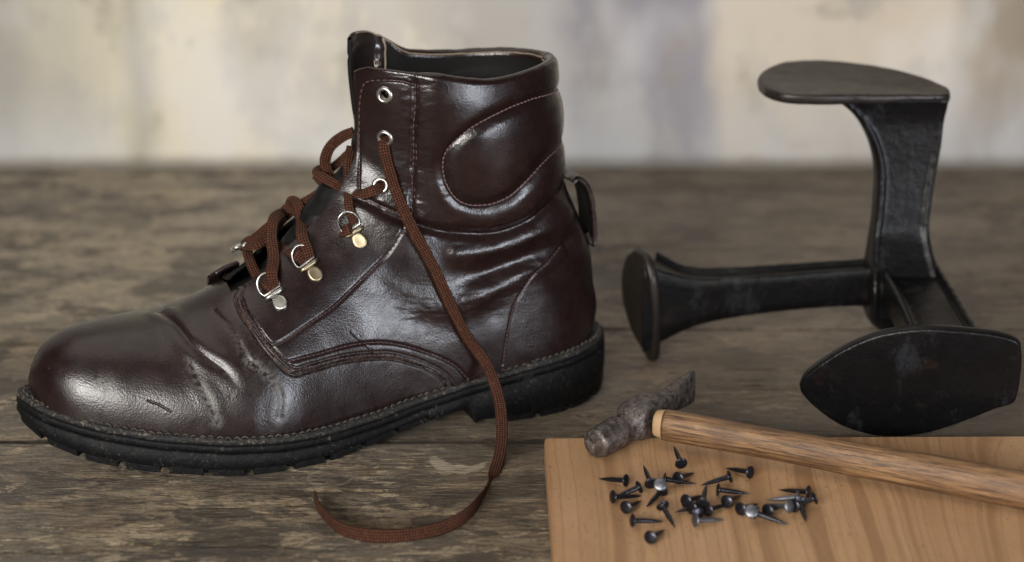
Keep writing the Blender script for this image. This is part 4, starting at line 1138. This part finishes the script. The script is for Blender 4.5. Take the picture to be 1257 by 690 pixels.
# ---------------------------------------------------------------- hammer
HF = np.array([.0419, .7616, .0201]); HP = np.array([.0985, .8300, .0225])
hx = HP-HF; hlen = np.linalg.norm(hx); hx /= hlen
hz = np.array([0, 0, 1.0]); hz -= hx*hx[2]; hz /= np.linalg.norm(hz); hy = np.cross(hz, hx)
hammer = empty('hammer', tuple(HF))
tag(hammer, 'small cobbler hammer with pitted steel head and worn wooden handle lying on the board', 'hammer')
def super_sec(ry, rz, p, k=28):
    a = np.arange(k)*2*math.pi/k
    return np.sign(np.cos(a))*np.abs(np.cos(a))**(2/p)*ry, np.sign(np.sin(a))*np.abs(np.sin(a))**(2/p)*rz
def hammer_part(name, stations, mat, seed):
    st = catmull(np.array([[x, 0, 0, ry, rz, p, dz] for x, ry, rz, p, dz in stations], float), .0012)
    rows = []
    for q in st:
        y, z = super_sec(max(q[3], 1e-5), max(q[4], 1e-5), q[5]); rows.append(np.outer(np.full(28, q[0]), hx)+np.outer(y, hy)+np.outer(z+q[6], hz))
    A_ = np.stack(rows, 0); A_ = A_+(fbm(A_*260, 3, seed)*.0003)[..., None]
    n, m = A_.shape[:2]; F = [tuple(f) for f in grid_faces(n, m, False, True)]; F.append(tuple(range(m-1, -1, -1))); F.append(tuple((n-1)*m+j for j in range(m)))
    o = obj(name, mesh_np(name, A_.reshape(-1, 3), F, (mat,), True), hammer)
    import bmesh
    bm = bmesh.new(); bm.from_mesh(o.data); bmesh.ops.recalc_face_normals(bm, faces=bm.faces); bm.to_mesh(o.data); bm.free()
    return o
hammer_part('hammer_face', [(-.0002,.0001,.0001,2,0),(-.0003,.0045,.0045,2,0),(0,.0064,.0064,2,0),(.0006,.0072,.0072,2,0),(.0018,.0077,.0077,2.0,0),(.010,.0080,.0080,2.1,0),(.0185,.0082,.0082,2.2,0),(.0205,.0078,.0078,2.2,0),(.0220,.0066,.0066,2.3,0)], M_HAMMER, 1)
hammer_part('hammer_eye', [(.0205,.0062,.0062,2.3,0),(.0240,.0060,.0062,2.5,0),(.0275,.0068,.0074,3,0),(.0310,.0086,.0092,3.6,.001),(.0380,.0094,.0098,4,.001),(.0480,.0094,.0098,4,.001),(.0530,.0086,.0088,3.6,.001),(.0565,.0070,.0072,3,.001),(.0580,.0060,.0062,3,.001)], M_HAMMER, 2)
hammer_part('hammer_peen', [(.0555,.0058,.0060,3,.001),(.0600,.0060,.0064,3.4,.0012),(.0620,.0056,.0062,3.6,.0014),(.0680,.0048,.0068,3.6,.0018),(.0760,.0036,.0082,4,.0020),(.0850,.0024,.0092,4,.0022),(.0890,.0018,.0094,4,.0022),(.0896,.0010,.0088,4,.0022)], M_HAMMER, 3)
# handle
H0 = np.array([.0745, .7805, .0240]); H1 = np.array([.2417, .7030, .0218]); ad = (H1-H0)/np.linalg.norm(H1-H0)
hside = np.cross([0, 0, 1.0], ad); hside /= np.linalg.norm(hside); hup = np.cross(ad, hside)
hrot = Matrix((tuple(ad), tuple(hside), tuple(hup))).transposed().to_euler()
def handle_mesh(name, stations, mat, seed, cap=True):
    st = catmull(np.array([[x, 0, 0, ry, rz, p] for x, ry, rz, p in stations], float), .0015); rows = []
    for q in st:
        y, z = super_sec(q[3], q[4], q[5], 36); rows.append(np.column_stack([np.full(36, q[0]), y, z]))
    A_ = np.stack(rows, 0); nz = fbm(A_*np.array([25, 120, 120]), 3, seed)*.0005
    A_[..., 1:] *= (1+nz[..., None]/.009)
    n, m = A_.shape[:2]; F = [tuple(f) for f in grid_faces(n, m, False, True)]; F.append(tuple(range(m-1, -1, -1))); F.append(tuple((n-1)*m+j for j in range(m)))
    me = mesh_np(name, A_.reshape(-1, 3), F, (mat,), True)
    import bmesh
    bm = bmesh.new(); bm.from_mesh(me); bmesh.ops.recalc_face_normals(bm, faces=bm.faces); bm.to_mesh(me); bm.free()
    o = obj(name, me, hammer); o.location = tuple(H0-HF); o.rotation_euler = hrot; return o
handle_mesh('handle_shoulder', [(-.0005,.0040,.0048,2.3),(.0000,.0056,.0066,2.3),(.0025,.0064,.0074,2.3),(.0058,.0068,.0078,2.3)], M_ENDGRAIN, 1)
handle_mesh('handle', [(.0050,.0066,.0077,2.3),(.0062,.0069,.0080,2.3),(.02,.0070,.0081,2.3),(.06,.0068,.0080,2.2),(.11,.0072,.0085,2.2),(.16,.0078,.0090,2.2),(.22,.0082,.0094,2.2),(.27,.0080,.0092,2.2),(.285,.0070,.0080,2.2),(.2885,.0040,.0045,2.2)], M_HANDLE, 2)

# ---------------------------------------------------------------- tacks
def tack_mesh(mat, name):
    k = 14; a = np.arange(k)*2*math.pi/k
    prof = [(0, .00001, 0), (.0001, .0014, 0), (.0003, .0025, 0), (.0006, .0029, 0), (.0009, .0028, 0), (.0011, .0020, 0), (.0014, .00130, 0), (.0022, .00115, 0), (.009, .00105, 0), (.0130, .0007, 0), (.0165, .00006, 0)]
    rows = [np.column_stack([np.full(k, x-.0005), r*1.12*np.cos(a), r*1.12*np.sin(a)]) for x, r, _ in prof]
    A_ = np.stack(rows, 0); n = len(rows); F = [tuple(f) for f in grid_faces(n, k, True, True)]
    return mesh_np(name, A_.reshape(-1, 3), F, (mat,), True)
def tack_parts(mat):
    me = tack_mesh(mat, 'tack'); n = len(me.vertices); return me
TK, TB = tack_parts(M_TACK), tack_parts(M_TACKBRIGHT)
TLAB = [
 'dark tack at the far left of the spill, point aimed left', 'tack lying flat at the left edge of the left heap, head to the left', 'tack leaning head down in the middle of the left heap, point up',
 'tack with a shiny pale head facing the viewer in the left heap', 'tack half buried below the left heap, head at its lower left', 'long tack lying level under the left heap, point to the right',
 'tack with its point toward the lower right, just below the pale headed one', 'lone tack nearest the bottom of the picture, apart from the rest', 'dark tack head right beside the trio nearest the hammer head, on its left',
 'tack at the front of the trio nearest the hammer head, point to the right', 'tack at the back of the trio nearest the hammer head, point up left', 'tack at the upper left of the middle heap, point to the right',
 'tack lying across the middle heap with its point to the left', 'tack standing up out of the middle heap', 'bright shanked tack in front of the middle heap, point to the right',
 'tack nearest the hammer handle, head to the right', 'lone tack behind the middle heap with its point to the left', 'tack lying level in the middle between the two heaps, point to the right',
 'tack just in front of the level middle one, point up right', 'tack under the right side of the middle heap', 'tack at the left end of the right heap, round head facing the viewer',
 'tack with a pale greenish head at the front of the right heap', 'tack with a bright shank in the right heap, dark head to the right', 'tack in front of the right heap with its point to the lower right',
 'bright shanked tack at the back of the right heap', 'tack at the back right of the right heap, head to the right', 'tack at the right end of the right heap, head lowest', 'tack in the right heap with its point straight toward the viewer',
 'tack at the back of the left heap, head between the two upper heads', 'tack lying under the bright shanked one of the middle heap', 'tack buried at the centre of the middle heap', 'tack crossing the middle of the right heap', 'tack under the back right tack of the right heap', 'tack lying behind the pale headed one in the left heap']
BRIGHT = {3, 14, 21, 22, 24}
LIFT = {3: .0030, 6: .0022, 2: .001, 13: .003, 10: .003, 22: .002, 4: 0, 24: .0015, 26: .0015}
for i, (hx_, hy_, tx_, ty_) in enumerate(NAILS):
    d = np.array([tx_-hx_, ty_-hy_, 0.0]); L2 = np.linalg.norm(d); d /= max(L2, 1e-6)
    lift = LIFT.get(i, 0.0)
    head = Vector((hx_, hy_, .0121+.0036+lift)); pitch = -math.asin(min(.9, (.0030+lift*.8)/.0165))
    if i in (2, 10, 13): pitch = .18
    if i in (3, 21): pitch = -.05; d = np.array([.15, 1.0, 0]); d /= np.linalg.norm(d)
    dirv = Vector((d[0]*math.cos(pitch), d[1]*math.cos(pitch), math.sin(pitch)))
    if i in (3, 21): dirv = Vector((.1, .75, -.62)).normalized(); head.z += .0035
    o = bpy.data.objects.new('tack', TB if i in BRIGHT else TK); col.objects.link(o)
    o.location = head; o.rotation_euler = dirv.to_track_quat('X', 'Z').to_euler()
    tag(o, TLAB[i], 'tack', 'tacks spilled on the board')

# ---------------------------------------------------------------- table and wall
table = mesh_np('table_top', np.array([(x, y, z) for z in (-.032, -.0135) for x, y in ((-1.1, .27), (1.3, .27), (1.3, 1.43), (-1.1, 1.43))]), [(0, 3, 2, 1), (4, 5, 6, 7), (0, 1, 5, 4), (1, 2, 6, 5), (2, 3, 7, 6), (3, 0, 4, 7)], (M_GAP,), False)
table = obj('table_top', table); tag(table, kind='structure')
def plank(y0, y1, nx, ny, seed):
    x0, x1 = -1.1, 1.3
    # denser where the grain can be read
    u = np.linspace(-1, 1, nx); x = .1+u*1.2
    gap = .0003 if y0 > .9 else .0010
    v = np.linspace(0, 1, ny); v = .5-.5*np.cos(math.pi*v) if ny < 40 else v
    X, Vv = np.meshgrid(x, v, indexing='ij')
    e0 = fbm(np.stack([X*22, X*0+seed, X*0], -1), 4, seed)*.0009; e1 = fbm(np.stack([X*22, X*0+seed+5, X*0], -1), 4, seed+1)*.0009
    Y = (y0+gap+e0)+(y1-y0-2*gap-e0+e1)*Vv
    P = np.stack([X, Y, X*0], -1)
    z = fbm(P*np.array([9, 70, 1]), 5, seed+20)*.0009
    cr = fbm(P*np.array([14, 260, 1]), 3, seed+30); z -= .0011*sstep(.32, .55, cr)*sstep(-.1, .4, fbm(P*np.array([7, 22, 1]), 2, seed+33))
    z -= .0004
    dist = np.minimum(Y-(y0+gap+e0), (y1-gap+e1)-Y); z -= (.0003 if y0 > .9 else .0012)*np.exp(-dist/.0018)
    P[..., 2] = z+.0
    # sides
    lo0 = P[:, :1].copy(); lo0[..., 2] = -.0130; lo1 = P[:, -1:].copy(); lo1[..., 2] = -.0130
    A_ = np.concatenate([lo0, P, lo1], 1)
    A_[..., 2] = np.minimum(A_[..., 2], .0002)
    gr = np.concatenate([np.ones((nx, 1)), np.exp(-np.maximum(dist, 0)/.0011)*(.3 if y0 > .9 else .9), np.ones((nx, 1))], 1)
    me = mesh_np('plank', A_.reshape(-1, 3), grid_faces(A_.shape[0], A_.shape[1]), (M_TABLE,), True, attrs={'joint_grime_shade': gr})
    o = obj('plank', me, table); return o
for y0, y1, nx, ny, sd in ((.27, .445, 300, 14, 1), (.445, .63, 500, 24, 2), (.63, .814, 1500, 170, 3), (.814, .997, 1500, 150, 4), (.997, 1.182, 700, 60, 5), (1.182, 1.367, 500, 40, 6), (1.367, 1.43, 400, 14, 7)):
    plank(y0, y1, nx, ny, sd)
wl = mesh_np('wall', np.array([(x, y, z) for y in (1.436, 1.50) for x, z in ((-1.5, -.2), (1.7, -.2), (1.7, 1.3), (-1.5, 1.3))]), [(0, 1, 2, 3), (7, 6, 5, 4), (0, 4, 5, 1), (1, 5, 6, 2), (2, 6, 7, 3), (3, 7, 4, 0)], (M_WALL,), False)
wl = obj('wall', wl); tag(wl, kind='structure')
